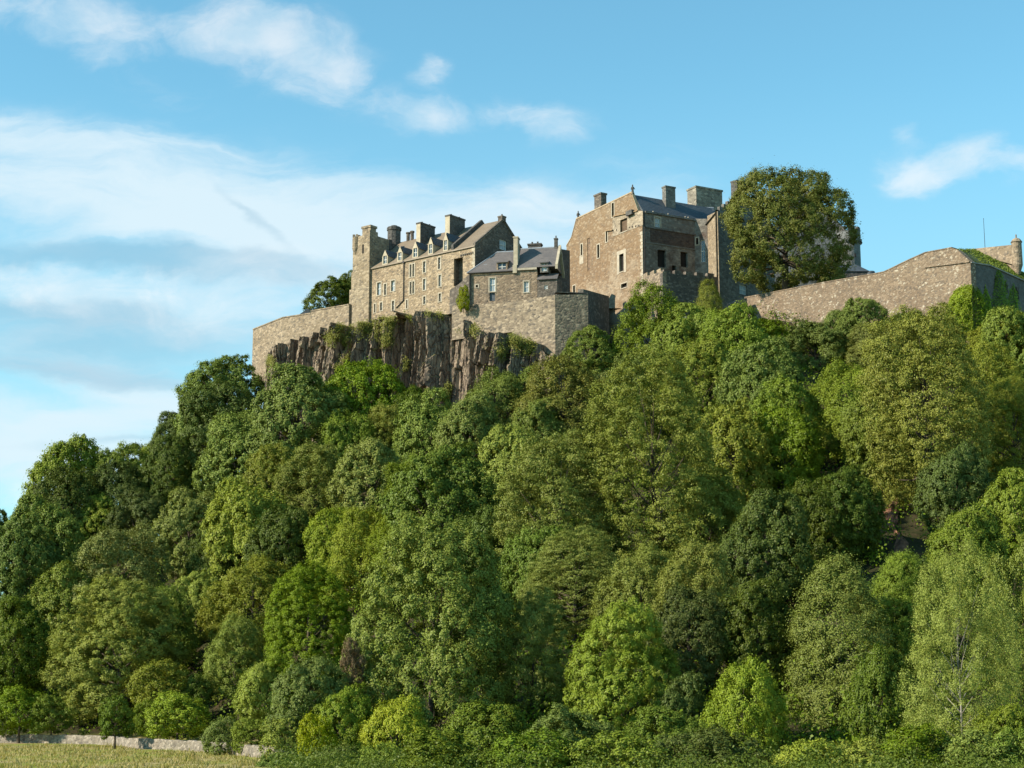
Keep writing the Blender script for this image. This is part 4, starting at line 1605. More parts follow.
def build_gatehouse():
    c = P(849.0, 250, 335)
    zb = P(853, 285, 335).z
    zt = P(853, 229, 335).z
    zc = P(853, 243, 335).z
    r = 11.6 / F * 335
    root = thing('round_tower', 'shaded round tower with corbelled battlements right of the big tree', 'tower', (c.x, c.y, zb))
    mb = MB()
    h = zc - zb
    mb.lathe((c.x, c.y, zb), [(r, 0), (r, h - .6), (r * 1.1, h - .2), (r * 1.1, h), (r * 1.16, h + .05), (r * 1.16, h + .5), (r * 1.05, h + .55), (r * 1.05, zt - zb - .9)], 24)
    part('shaft', mb, M['gate'], root)
    for k in range(7):
        t0 = 2 * math.pi * k / 7
        m1 = MB()
        ring = []
        for rr in (r * 1.05, r * .8):
            ring.append([Vector((c.x + rr * math.cos(t0 + s), c.y + rr * math.sin(t0 + s), 0)) for s in (0, .2, .4, .58)])
        base = ring[0] + ring[1][::-1]
        m1.prism([Vector((p.x, p.y, zt - .95)) for p in base], [Vector((p.x, p.y, zt)) for p in base])
        part('merlon', m1, M['dark_stone'], root)
    cb = MB()
    for k in range(22):
        t = 2 * math.pi * k / 22
        p = Vector((c.x + r * 1.08 * math.cos(t), c.y + r * 1.08 * math.sin(t), zc - .35))
        cb.tube(p, p + Vector((.18 * math.cos(t), .18 * math.sin(t), .35)), .1, .16, 5)
    part('corbels', cb, M['dark_stone'], root)
    for dx, py in ((-.6, 249.5), (.75, 258)):
        lb = MB()
        z = P(853, py, 335).z
        y = c.y - math.sqrt(r * r - dx * dx)
        lb.prism([Vector((c.x + dx + a, y - .05 + b, z - .35)) for a, b in ((-.16, 0), (.16, 0), (.16, .3), (-.16, .3))],
                 [Vector((c.x + dx + a, y - .05 + b, z + .35)) for a, b in ((-.16, 0), (.16, 0), (.16, .3), (-.16, .3))])
        part('arrow_slit', lb, M['dark'], root)
    # steep roofed hall behind the tree
    wh = W(P(770, 240, 345), P(850.5, 240, 345))
    hall = thing('slate_hall', 'hall with steep dark slate gable showing beside the big tree', 'building', wh.pt(wh.L / 2, -4, zb))
    mb = MB()
    ze = wh.uz(848, 236)[1]
    za = wh.uz(800, 180)[1]
    uap = wh.uz(800, 200)[0]
    ue = wh.uz(850.5, 233)[0]
    wall_face(mb, wh, [(0, ze), (uap, za - .5), (ue, ze)], zb)
    part('wall', mb, M['gate'], hall)
    rb = MB()
    A = [wh.pt(-.3, .3, ze - .2), wh.pt(uap, .3, za), wh.pt(ue + .3, .3, ze - .2)]
    A2 = [Vector((p.x, p.y, p.z - .35)) for p in A]
    B = [p + Vector((0, 9, 0)) for p in A]
    for i in range(2):
        rb.poly(A[i], A[i + 1], B[i + 1], B[i])
        rb.poly(A2[i], A2[i + 1], A[i + 1], A[i])
    rb.poly(*B)
    part('roof', rb, M['slate_blue'], hall)
    # low lead roofs at the foot of the tower
    wl = W(P(832, 268, 322), P(877, 272, 322))
    lean = thing('guard_house', 'low dark roofed guard house at the foot of the round tower', 'building', wl.pt(wl.L / 2, -2, P(850, 285, 322).z))
    zb2 = P(850, 292, 322).z
    mb = MB()
    mb.wbox(wl, 0, wl.L - .5, -3, 0, zb2, wl.uz(850, 271)[1])
    part('wall', mb, M['dark_stone'], lean)
    rb = MB()
    z0, z1 = wl.uz(850, 271.5)[1], wl.uz(845, 262.3)[1]
    ua, ub_ = wl.uz(846, 263)[0], wl.uz(862, 264)[0]
    A = [wl.pt(-.2, .2, z0), wl.pt(wl.uz(870, 270)[0], .2, z0), wl.pt(wl.uz(858, 264)[0], -1.5, z1 - .1), wl.pt(.8, -1.5, z1)]
    rb.poly(*A)
    rb.poly(A[1], wl.pt(wl.uz(870, 270)[0], -3.2, z0), A[2])
    rb.poly(A[3], A[2], wl.pt(wl.uz(870, 270)[0], -3.2, z0), wl.pt(-.2, -3.2, z0))
    rb.poly(A[0], A[3], wl.pt(-.2, -3.2, z0))
    part('roof', rb, M['slate_blue'], lean)
    eb = MB()
    u0, u1 = wl.uz(866, 271)[0], wl.uz(876, 271)[0]
    z2 = wl.uz(870, 270.2)[1]
    eb.lathe((wl.pt((u0 + u1) / 2, -.6, 0).x, wl.pt(0, -.6, 0).y, zb2), [((u1 - u0) / 2, 0), ((u1 - u0) / 2, z2 - zb2 - .5), ((u1 - u0) / 2 * .85, z2 - zb2 - .15), (.2, z2 - zb2)], 14)
    part('porch_roof', eb, M['slate_blue'], lean)


M['gate'] = stone('grey_gatehouse_stone', (0.135, 0.14, 0.135), (0.17, 0.172, 0.165), (0.11, 0.112, 0.108), cell=1.6, mottle=.3, stain=.3)
build_gatehouse()


# ------------------------------------------------------------------ the rock
def cliff_path():
    pts = [(268, 334.5, 356), (281, 327.6, 346), (300, 325.5, 334), (322, 321.5, 330), (348, 317, 322), (372, 313, 320), (398, 309, 311),
           (420, 305.5, 308), (452, 297.5, 308), (476, 293.2, 320), (500, 290.2, 332), (522, 287.6, 334), (545, 285, 344), (556, 284.4, 352),
           (566, 286.5, 358), (574, 290, 362)]
    out = []
    for px, Y, py in pts:
        p = P(px, py + 6, Y)
        out.append((p.x, p.y, p.z))
    return np.array(out)


def build_cliff():
    rng = np.random.default_rng(21)
    pth = cliff_path()
    seg = np.sqrt(((pth[1:, :2] - pth[:-1, :2]) ** 2).sum(1))
    S = np.concatenate([[0], np.cumsum(seg)])
    L = S[-1]
    ns = int(L / 0.17)
    s = np.linspace(0, L, ns)
    px = np.interp(s, S, pth[:, 0])
    py = np.interp(s, S, pth[:, 1])
    k = 25
    ker = np.ones(k) / k
    pxs = np.convolve(np.pad(px, k // 2, mode='edge'), ker, 'valid')
    pys = np.convolve(np.pad(py, k // 2, mode='edge'), ker, 'valid')
    top = np.interp(s, S, pth[:, 2])
    tx, ty = np.gradient(pxs), np.gradient(pys)
    ln = np.hypot(tx, ty)
    nx, ny = ty / ln, -tx / ln                       # outward (towards the viewer)
    nz = 96

    def cells(width, var):
        b = [0.0]
        while b[-1] < L + 20:
            b.append(b[-1] + width * math.exp(rng.normal(0, var)))
        return np.array(b)
    zb = 40.0
    T = np.linspace(0, 1, nz)

    def layer(width, var, amp, facet, tiers, slant, tier_amp, saw=0.0):
        """columns of differing width, each broken into blocks that step in and out and tilt"""
        b = cells(width, var)
        n = len(b)
        off = rng.uniform(-1, 1, n) * amp
        fac = facet * rng.uniform(0.3, 1.4, n)
        mode = rng.uniform(0.2, 0.8, n)
        lean = rng.normal(0, slant, n)
        brk = np.sort(rng.uniform(0.0, 1.0, (n, tiers)), 1)
        stp = rng.normal(0.10, 1.0, (n, tiers)) * tier_amp
        tlt = rng.normal(0.04, 0.4, (n, tiers + 1)) * tier_amp
        tz_ = rng.normal(0, 4.0, (n, tiers + 1)) * tier_amp
        ss = s[:, None] + (T[None, :] - 0.5) * (slant * 22 * np.sin(s[:, None] * .13 + 1) + slant * 8)
        ci = np.clip(np.searchsorted(b, ss, 'right') - 1, 0, n - 2)
        loc = (ss - b[ci]) / (b[ci + 1] - b[ci])
        m = mode[ci]
        tri = np.where(loc < m, loc / m, (1 - loc) / (1 - m))
        d = off[ci] + fac[ci] * np.minimum(tri * 2.8, 1.0) + saw * width * (loc - .5) * (1 + .8 * np.sin(b[ci] * 3.7))
        TT = T[None, :] + (0.07 * (mode[ci] - .5) * 4) * (loc - .5)
        for q in range(tiers):
            past = TT > brk[ci, q]
            d = d - stp[ci, q] * past + np.where(past, tlt[ci, q] * (loc - .5) + tz_[ci, q] * np.clip(TT - brk[ci, q], 0, .22), 0)
        return d
    D = layer(4.2, .5, 0.75, 0.7, 5, 0.09, 0.55, 0.14)
    D += layer(1.6, .55, 0.36, 0.5, 9, 0.10, 0.36, 0.16)
    D += layer(0.75, .45, 0.13, 0.26, 10, 0.05, 0.16, 0.1)
    D += rng.normal(0, 0.09, D.shape)
    # a few deep clefts where the photograph's rock falls into black shade
    for cx, wd, dp, t0, t1 in ((268, 1.0, 2.4, 0, .9), (362, .9, 2.0, .3, .95), (389, 1.0, 2.2, .2, .85), (405, 1.5, 3.8, .25, 1.0), (424, 1.4, 3.6, .2, .88),
                               (458, 1.0, 2.6, 0, .72), (441, .6, 1.5, 0, .6), (479, 1.6, 2.6, .5, .95), (334, .9, 1.6, .3, .9), (312, .8, 1.4, .2, .8), (505, .8, 1.6, .3, .9)):
        sc = np.interp(cx, [p[0] for p in PXS], S)
        wz = ((T > t0) & (T < t1)).astype(float)
        prof = np.clip(1 - np.abs(s - sc - .15 * rng.normal()) / (wd * 1.1), 0, 1)
        prof = np.minimum(prof * 3.5, 1)
        D -= dp * 1.25 * prof[:, None] * wz[None, :]
    # batter outwards towards the foot; ragged top edge
    D += (1 - T[None, :]) * 4.2 + 0.6
    D = D * np.clip((s - 1.0) / 9.0, 0.12, 1)[:, None]
    s_r = np.interp(436, [p[0] for p in PXS], S)
    D = np.where((s[:, None] > s_r) & (T[None, :] > .45), np.where(D < 0.7, 0.7 + (D - 0.7) * 0.3, D), D)
    rag = np.repeat(rng.uniform(-1.0, .5, ns // 6 + 1), 6)[:ns] + np.repeat(rng.uniform(-.4, .3, ns // 3 + 1), 3)[:ns]
    tz = top + rag
    Z = zb + (tz[:, None] - zb) * T[None, :]
    X = pxs[:, None] + nx[:, None] * D
    Yy = pys[:, None] + ny[:, None] * D
    V = np.stack([X, Yy, Z], 2)
    # cap ledge running back into the hill
    back = np.stack([pxs - nx * 7, pys - ny * 7, tz + rng.uniform(-.2, .3, ns)], 1)
    V = np.concatenate([V, back[:, None, :]], 1)
    nzz = nz + 1
    vs = V.reshape(-1, 3)
    idx = np.arange(ns * nzz).reshape(ns, nzz)
    f = np.stack([idx[:-1, :-1], idx[1:, :-1], idx[1:, 1:], idx[:-1, 1:]], 2).reshape(-1, 4)
    me = mesh_from('cliff', vs.tolist(), f.tolist())
    m, g, b = new_mat('dolerite_crag')
    geo = g.node('ShaderNodeNewGeometry')
    pos = geo.outputs['Position']
    n1 = g.noise(pos, 0.25, 5.0, 0.6)
    n2 = g.noise(g.mapping(pos, scale=(1, 1, .3)), 1.6, 6.0, 0.7)
    n3 = g.noise(pos, 4.0, 4.0, 0.6)
    c = g.mix(g.rng(n1, .38, .62), (0.185, 0.140, 0.100), (0.290, 0.218, 0.152))
    c = g.mix(g.rng(n2, .48, .74), c, (0.33, 0.265, 0.195))
    c = g.mix(g.rng(n2, .52, .32), c, (0.055, 0.043, 0.038))
    c = g.mix(g.math('MULTIPLY', g.rng(n3, .5, .75), .5), c, (0.31, 0.26, 0.20))
    c = g.mix(g.math('MULTIPLY', g.rng(g.noise(g.mapping(pos, scale=(1, 1, .15)), .7, 5.0, .7), .52, .72), .6), c, (0.060, 0.046, 0.040))
    vc = g.node('ShaderNodeTexVoronoi')
    vc.feature = 'DISTANCE_TO_EDGE'
    wv_ = g.vmath('ADD', g.mapping(pos, scale=(1, 1, .30)), g.vmath('MULTIPLY', g.noise(pos, .8, 3.0, out=1), (.9, .9, .9)))
    g.put(vc.inputs['Vector'], wv_)
    vc.inputs['Scale'].default_value = 0.85
    crack = g.rng(vc.outputs['Distance'], 0.0, 0.10, 1.0, 0.0)
    c = g.mix(g.math('MULTIPLY', crack, .65), c, (0.040, 0.030, 0.026))
    # green-gold moss on the ledges
    sn = g.node('ShaderNodeSeparateXYZ')
    g.l.new(geo.outputs['Normal'], sn.inputs[0])
    mo = g.math('MULTIPLY', g.rng(sn.outputs[2], .25, .7), g.rng(g.noise(pos, .4, 3.0), .4, .6))
    c = g.mix(g.math('MULTIPLY', mo, .8), c, (0.13, 0.125, 0.03))
    g.put(b.inputs['Base Color'], c)
    b.inputs['Roughness'].default_value = .9
    b.inputs['Specular IOR Level'].default_value = .2
    bp = g.node('ShaderNodeBump')
    bp.inputs['Strength'].default_value = .7
    bp.inputs['Distance'].default_value = .45
    g.put(bp.inputs['Height'], g.math('SUBTRACT', g.math('ADD', n2, g.math('MULTIPLY', n3, .5)), g.math('MULTIPLY', crack, .7)))
    g.l.new(bp.outputs[0], b.inputs['Normal'])
    me.materials.append(m)
    o = bpy.data.objects.new('cliff', me)
    COL.objects.link(o)
    tag(o, kind='structure')
    # tufts of grass and moss hanging on the rock
    tuft_pos = []
    for x0, y0, rad, cnt in ((375, 328, 12, 150), (389, 320, 6, 150), (386, 340, 5, 90), (331, 338, 5, 110), (345, 342, 4, 60), (338, 330, 7, 80), (352, 330, 9, 60), (362, 326, 7, 60),
                             (300, 322, 3, 20), (271, 362, 4, 90), (460, 330, 3, 50), (405, 310, 4, 40), (445, 395, 3, 80), (448, 388, 3, 60), (515, 338, 9, 260), (528, 345, 7, 150), (500, 352, 5, 60),
                             (410, 318, 3, 20), (430, 310, 5, 40), (474, 330, 4, 40), (440, 312, 4, 40), (405, 365, 4, 30), (345, 360, 4, 30), (337, 368, 3, 50)):
        for _ in range(cnt):
            tuft_pos.append((x0 + rng.normal(0, rad * .5), y0 + rng.normal(0, rad * .7)))
    PX = np.array(tuft_pos)
    # land every tuft on the rock surface
    from mathutils.bvhtree import BVHTree
    bv = BVHTree.FromPolygons([tuple(p) for p in vs.tolist()], [tuple(q) for q in f.tolist()])
    pos, nr = [], []
    for a, c_ in PX:
        h = bv.ray_cast(CAM, ray(a, c_).normalized())
        if h[0] is not None:
            nn = h[1] if h[1].dot(ray(a, c_)) < 0 else -h[1]
            pos.append(tuple(h[0] + nn * .1))
            nr.append(tuple(nn))
    pos, nr = np.array(pos), np.array(nr)
    per = 16
    ci = np.repeat(np.arange(len(pos)), per)
    pp = pos[ci] + rng.normal(0, .28, (len(ci), 3)) + nr[ci] * rng.uniform(0, .3, (len(ci), 1))
    nn = unit(nr[ci] * .6 + rng.normal(0, .4, pp.shape) + np.array([-.6, -.4, .5]))
    V = leaf_quads(rng, pp, nn, rng.uniform(.14, .4, len(ci)), .4, droop=.6)
    me = fast_mesh('grass', V, len(ci))
    me.materials.append(LEAF['crag'])
    og = bpy.data.objects.new('grass', me)
    COL.objects.link(og)
    tag(og, kind='stuff')


PXS = [(268,), (281,), (300,), (322,), (348,), (372,), (398,), (420,), (452,), (476,), (500,), (522,), (545,), (556,), (566,), (574,)]
LEAF['crag'] = leaf_mat('crag_moss_and_grass', (0.20, 0.20, 0.018), (0.165, 0.18, 0.02), (0.26, 0.235, 0.05), .3)
build_cliff()


# ------------------------------------------------------------------ courtyard ground on top of the rock
def build_court():
    mb = MB()
    pts = [P(253, 330, 341), P(283, 325, 331), P(352, 318, 319), P(452, 305, 299.5), P(553, 302, 288), P(588, 300, 296), P(608, 300, 317), P(643, 300, 311),
           P(720, 298, 312), P(744, 299, 300.5), P(870, 281, 278), P(968, 275, 264), P(1040, 290, 282)]
    front = [Vector((p.x, p.y, p.z - 1.6)) for p in pts]
    bk = [Vector((p.x * 1.02, 375, max(70, p.z))) for p in front]
    for a, b, c, d in zip(front, front[1:], bk[1:], bk):
        mb.poly(a, b, c, d)
    low = [Vector((p.x, p.y + 1.5, 30)) for p in bk]
    for a, b, c, d in zip(bk, bk[1:], low[1:], low):
        mb.poly(a, b, c, d)
    o = part('castle_ground', mb, M['bank'])
    tag(o, kind='structure')


build_court()

def crown_points(rng, shape, nl, nc, lobe_r, clump_r, flat_, gappy=0.0, warp=0.085):
    """Overlapping lobes fill the crown (radius 1); small clumps cover the outside of their union.
    Returns clump centres, outward directions and clump radii."""
    ga = math.pi * (3 - math.sqrt(5))
    off = rng.uniform(0, 6.28)
    lc, lr = [], []
    for i in range(nl):
        t = (i + 0.5) / nl
        z = max(-0.85, min(0.92, 1 - 1.8 * t + rng.normal(0, 0.07)))
        a = i * ga + off + rng.normal(0, 0.3)
        if shape == 'cone':
            rad = 0.95 * max(0.06, (0.95 - z) / 1.75) ** 0.8 if z > -0.6 else .85
        elif shape == 'dome':
            rad = math.sqrt(max(0.02, 1 - max(z, -0.2) ** 2)) if z > -0.35 else 0.86
        else:
            rad = math.sqrt(max(0.05, 1 - z * z))
        r = lobe_r * math.exp(rng.normal(0, 0.28))
        k_ = max(0.2, 1.0 - r * rng.uniform(0.7, 1.25))
        lc.append((math.cos(a) * rad * k_, math.sin(a) * rad * k_, z * k_))
        lr.append(r)
    lc.append((0, 0, -0.1))
    lr.append(0.62 if shape != 'cone' else 0.4)
    lc, lr = np.array(lc), np.array(lr)
    nn = nl * nc
    pick = rng.choice(len(lc) - 1, size=nn * 3, p=lr[:-1] ** 2 / (lr[:-1] ** 2).sum())
    d = unit(rng.normal(size=(len(pick), 3)))
    p = lc[pick] + d * lr[pick][:, None] * rng.uniform(0.86, 1.06, (len(pick), 1)) * np.array([1, 1, flat_])
    dist = np.linalg.norm((p[:, None, :] - lc[None]) / np.array([1, 1, flat_]), axis=2) / lr[None]
    dist[np.arange(len(p)), pick] = 9
    ok = dist.min(1) > 0.93
    p, d, pk = p[ok][:nn], d[ok][:nn], pick[ok][:nn]
    out = unit(d * 0.8 + unit(p + np.array([0, 0, .15])) * 0.35)
    if gappy:
        # holes between sprays: drop clumps where a broad wave is low
        w = np.sin(p[:, 0] * 7 + off) * np.sin(p[:, 1] * 7 - off) * np.sin(p[:, 2] * 8 + 2 * off)
        keep = (w > -0.55) | (rng.uniform(size=len(p)) > gappy * 6)
        p, out = p[keep], out[keep]
    # a slow warp makes every outline uneven
    ph = rng.uniform(0, 6.28, 6)
    w = np.stack([np.sin(p[:, 1] * 2.6 + ph[0]) + .6 * np.sin(p[:, 2] * 4.1 + ph[1]), np.sin(p[:, 2] * 2.9 + ph[2]) + .6 * np.sin(p[:, 0] * 4.3 + ph[3]),
                  np.sin(p[:, 0] * 2.7 + ph[4]) + .6 * np.sin(p[:, 1] * 3.9 + ph[5])], 1)
    p = p + w * warp
    rs = clump_r * np.exp(rng.normal(-0.05, 0.33, len(p)))
    return p, out, rs


PROTO = {}


def make_crown(key, seed, size, shape, nl, nc, per, lobe_r, clump_r, leaf, flat_=0.8, cflat=0.75, asp=0.62, jit=0.6, gappy=0.0,
               spiky=0.0, droop=0.0, aspect=1.0, trunk_z=-1.15, limbs=True, trunk_r=0.045, twig=0, warp=0.085):
    """size: metres for crown radius 1; the mesh is in metres with the base of the trunk at z = 0"""
    rng = np.random.default_rng(seed)
    C, O, Rr = crown_points(rng, shape, nl, nc, lobe_r, clump_r, flat_, gappy, warp)
    C[:, 2] *= aspect
    n = len(C) * per
    ci = np.repeat(np.arange(len(C)), per)
    d = unit(rng.normal(size=(n, 3)) + O[ci] * 0.8)
    r = rng.uniform(0.0, 1.0, (n, 1)) ** 0.45
    if spiky:
        r = r * (1 + spiky * rng.exponential(0.35, (n, 1)))
    pos = C[ci] + d * r * Rr[ci][:, None] * np.array([1, 1, cflat])
    # make the built crown fill its nominal radius and half height exactly
    r98 = np.percentile(np.hypot(pos[:, 0], pos[:, 1]), 97.5)
    zl_, zh_ = np.percentile(pos[:, 2], 1.5), np.percentile(pos[:, 2], 99.3)
    for A in (pos, C):
        A[:, :2] /= r98
        A[:, 2] = (A[:, 2] - (zl_ + zh_) / 2) / ((zh_ - zl_) / 2) * aspect
    trunk_z = trunk_z * aspect
    nrm = unit(d * 0.95 + O[ci] * 0.55 + np.array([0, 0, 0.38]) + rng.normal(size=(n, 3)) * jit * 0.72)
    sz = leaf * rng.uniform(0.65, 1.35, n)
    V = leaf_quads(rng, pos * size, nrm, sz, asp, 0.15, droop)
    V[:, 2] += (-trunk_z) * size
    crown = fast_mesh(key + '_crown', V, n)
    # trunk and limbs
    mb = MB()
    H = -trunk_z * size
    rr = trunk_r * size
    pts = [Vector((0, 0, -0.8))]
    ang = rng.uniform(0, 6.28)
    for i in range(1, 7):
        t = i / 6
        pts.append(Vector((math.sin(t * 2.2 + ang) * 0.06 * size * t, math.cos(t * 1.7 + ang) * 0.06 * size * t, H * (0.0 + 1.45 * t))))
    for i in range(6):
        mb.tube(pts[i], pts[i + 1], rr * (1.25 - i * 0.19), rr * (1.25 - (i + 1) * 0.19), 8)
    if limbs:
        pick = rng.choice(len(C), size=min(len(C), 26 + twig), replace=False)
        for j in pick:
            e = Vector(C[j] * size * 0.80) + Vector((0, 0, H))
            t = min(0.93, max(0.28, (e.z / (1.45 * H)) * 0.68))
            k = int(t * 6)
            s = pts[k].lerp(pts[k + 1], t * 6 - k)
            mid = s.lerp(e, 0.55) + Vector((0, 0, -0.06 * size))
            r0 = rr * (0.5 - 0.25 * t)
            mb.tube(s, mid, r0, r0 * 0.62, 5)
            mb.tube(mid, e, r0 * 0.62, r0 * 0.2, 5)
    tm = mesh_from(key + '_trunk', mb.v, mb.f)
    tm.shade_smooth()
    PROTO[key] = (crown, tm, size, -trunk_z / aspect, aspect)


# several differing individuals of each habit
for i in range(4):
    make_crown('broad%d' % i, 11 + i, 6.0, 'dome', 26, 44, 84, 0.34, 0.085, 0.215, asp=0.70, jit=0.75, gappy=0.06, spiky=0.5, aspect=0.95)
for i in range(3):
    make_crown('clumpy%d' % i, 31 + i, 6.0, 'round', 38, 30, 84, 0.27, 0.080, 0.21, asp=0.70, jit=0.7, gappy=0.07, spiky=0.5)
for i in range(4):
    make_crown('feathery%d' % i, 51 + i, 6.0, 'dome', 36, 30, 86, 0.28, 0.088, 0.20, jit=0.85, gappy=0.09, spiky=0.9, cflat=0.8, asp=0.6, aspect=1.15)
for i in range(3):
    make_crown('fine%d' % i, 71 + i, 7.0, 'dome', 84, 28, 76, 0.195, 0.078, 0.165, jit=0.95, gappy=0.10, spiky=1.0, cflat=0.42, flat_=0.7,
               asp=0.62, twig=14, aspect=(1.2, 1.55, 1.35)[i])
for i in range(2):
    make_crown('spire%d' % i, 91 + i, 6.0, 'cone', 50, 26, 125, 0.23, 0.080, 0.140, jit=0.75, gappy=0.08, spiky=1.1, cflat=0.7, aspect=1.35)
for i in range(2):
    make_crown('leafy%d' % i, 95 + i, 7.0, 'dome', 60, 40, 116, 0.23, 0.064, 0.150, asp=0.75, jit=0.6, gappy=0.06, spiky=0.5, aspect=1.35)
make_crown('birch0', 101, 5.0, 'dome', 60, 26, 90, 0.21, 0.085, 0.105, jit=0.85, gappy=0.12, spiky=1.0, cflat=1.0, droop=1.0, trunk_r=0.022, aspect=1.8)
for i in range(2):
    make_crown('bush%d' % i, 111 + i, 2.2, 'dome', 18, 22, 60, 0.34, 0.11, 0.125, jit=0.8, trunk_z=-0.8, trunk_r=0.03, spiky=0.8)
make_crown('windswept0', 121, 6.0, 'dome', 26, 30, 66, 0.32, 0.09, 0.25, jit=0.6, trunk_z=-0.8, spiky=0.4)
make_crown('great0', 139, 11.0, 'dome', 40, 52, 84, 0.27, 0.058, 0.25, asp=0.7, jit=0.7, gappy=0.13, spiky=0.8, trunk_z=-1.06, trunk_r=0.045, twig=40, warp=0.06)
make_crown('hawthorn0', 141, 2.4, 'dome', 16, 20, 60, 0.34, 0.10, 0.16, jit=0.7, spiky=0.5, trunk_z=-1.3, trunk_r=0.05)

TREES = []
_rt = random.Random(5)
YHINT = {}


def plant(name, label, cat, loc, key, leaf, sx, sz, bark='bark', group=None, rot=None, sy=None):
    crown, tm, size, tz, asp = PROTO[key]
    root = thing(name, label, cat, loc, group)
    root.rotation_euler = (0, 0, _rt.uniform(0, 6.28) if rot is None else rot)
    root.scale = (sx, sy or sx, sz)
    for nm, me, mt in (('trunk', tm, M[bark]), ('crown', crown, LEAF[leaf])):
        if not me.materials:
            me.materials.append(mt)
        o = bpy.data.objects.new(nm, me)
        COL.objects.link(o)
        o.parent = root
        o.material_slots[0].link = 'OBJECT'
        o.material_slots[0].material = mt
    return root


def tree_at(px, py, rx, ry, key, leaf, label, name='broadleaf_tree', cat='tree', Y=None, bark='bark', group=None, rot=None, sy=None, fit=1.02, extend=True):
    """a tree whose crown is seen centred at (px, py); its distance follows from where the slope carries it"""
    crown, tm, size, tz, asp = PROTO[key]

    def gap(Yv):
        p = P(px, py, Yv)
        return p.z - float(ground_z(p.x, p.y)) - ry * fit * Yv / F * tz
    if Y is None:
        Yv = 118.0
        while Yv < 330 and gap(Yv) > 0:
            Yv += 1.0
        Y = min(Yv, 330)
    p = P(px, py, Y)
    rxm, rym = rx * fit * Y / F, ry * fit * Y / F
    z = p.z - rym * tz
    gz = float(ground_z(p.x, p.y))
    # let the trunk stand on the ground even where the crown must sit a little higher
    sz = rym / size / asp
    root = plant(name, label, cat, (p.x, p.y, z), key, leaf, rxm / size, sz, bark, group, rot, sy and rxm / size * sy)
    if extend and z > gz + 0.6:
        ch = [c for c in root.children if c.name.startswith('trunk')][0]
        ch.scale = (1, 1, 1)
        # lengthen the trunk downwards to the soil
        mb = MB()
        rr = 0.045 * size * 1.25
        mb.tube((0, 0, (gz - z) / sz - 0.6), (0, 0, -0.7), rr * 1.25, rr, 8)
        me = ch.data.copy()
        import bmesh
        bm = bmesh.new()
        bm.from_mesh(me)
        tmp = mesh_from('t', mb.v, mb.f)
        bm.from_mesh(tmp)
        bm.to_mesh(me)
        bm.free()
        ch.data = me
    TREES.append((root, px, py, rx, ry, Y, gz - z))
    return root

# ------------------------------------------------------------------ trees and ivy at the castle
_q = P(783, 291.5, 309)
_h = 0.5 * (291.5 - 167) / F * 309
tree_at(784, 227, 70, 59, 'great0', 'bronze', 'great rounded bronze-green tree standing alone behind the curtain wall', name='great_tree', Y=294.5, fit=1.03, rot=0.0, sy=0.7, extend=False)
tree_at(331, 297, 27, 20, 'windswept0', 'dark', 'low windswept dark tree behind the left curtain wall, beside the tower', name='windswept_tree', Y=338, rot=1.0, extend=False)
tree_at(349, 292, 14, 20, 'broad0', 'dark', 'dark tree tucked between the windswept tree and the tower', Y=340, extend=False)
tree_at(463.5, 298, 7, 12, 'feathery0', 'lime', 'vivid yellow-green bush on the rock edge between range and slate-roofed house', name='bush', cat='bush', Y=295.2, extend=False)


def ivy(name, label, w, prof, zb, dens, leaf, seed, thick=.5, group=None):
    """ivy hugging wall w; prof is the outline top (u, z)"""
    rng = np.random.default_rng(seed)
    u0, u1 = prof[0][0], prof[-1][0]
    zt = max(p[1] for p in prof)
    us = rng.uniform(u0, u1, dens)
    zs = zb + (zt + .5 - zb) * rng.uniform(0, 1, dens)
    tops = np.interp(us, [p[0] for p in prof], [p[1] for p in prof])
    ok = zs < tops + rng.normal(0, .22, dens)
    us, zs, tops = us[ok], zs[ok], tops[ok]
    edge = np.clip((tops - zs) / 2.0, .15, 1) * np.clip(np.minimum(us - u0, u1 - us) / 1.2 + .2, .2, 1)
    lump = .5 + .5 * np.sin(us * 2.9 + zs * 1.1) * np.sin(zs * 2.3 - us)
    nn = rng.uniform(.05, 1, len(us)) * thick * edge * (.6 + .6 * lump)
    pos = np.stack([w.a.x + w.d.x * us + w.n.x * nn, w.a.y + w.d.y * us + w.n.y * nn, zs], 1)
    nrm = unit(np.array([w.n.x, w.n.y, .45]) + rng.normal(0, .5, pos.shape))
    V = leaf_quads(rng, pos, nrm, rng.uniform(.14, .3, len(pos)), .65, .1, droop=.8)
    c = w.pt((u0 + u1) / 2, 0, zb)
    me = fast_mesh(name, V - np.array(tuple(c)), len(pos))
    me.materials.append(LEAF[leaf])
    o = bpy.data.objects.new(name, me)
    COL.objects.link(o)
    o.location = c
    ORG[o.name] = Vector(c)
    tag(o, label, 'ivy', group)
    return o


LEAF['ivy'] = leaf_mat('sunlit_ivy', (0.150, 0.215, 0.010), (0.185, 0.245, 0.014), (0.215, 0.265, 0.03), .3)
LEAF['ivy_bright'] = leaf_mat('brightened_ivy', (0.20, 0.32, 0.012), (0.23, 0.35, 0.016), (0.25, 0.36, 0.03), .45)  # ivy copy with lifted colour, standing in for light on the tongues
D_ = P(970.3, 262, 262.0)
wc_ = W(P(744.5, 298, 299), D_)
wd_ = W(D_, P(1040, 285, 279.5))
pr = [wc_.uz(x, y) for x, y in ((945, 316), (948, 305), (953, 294), (960, 288), (968, 286.5), (970.2, 286.5))]
pr[-1] = (wc_.L + .1, pr[-1][1])
ivy('ivy', 'rounded vivid lime ivy cushion on the lit corner of the curtain wall', wc_, pr, wc_.uz(960, 335)[1], 14000, 'ivy', 3, 1.7)
pr = [wd_.uz(x, y) for x, y in ((970.6, 286.5), (975, 287), (981, 292), (984, 305))]
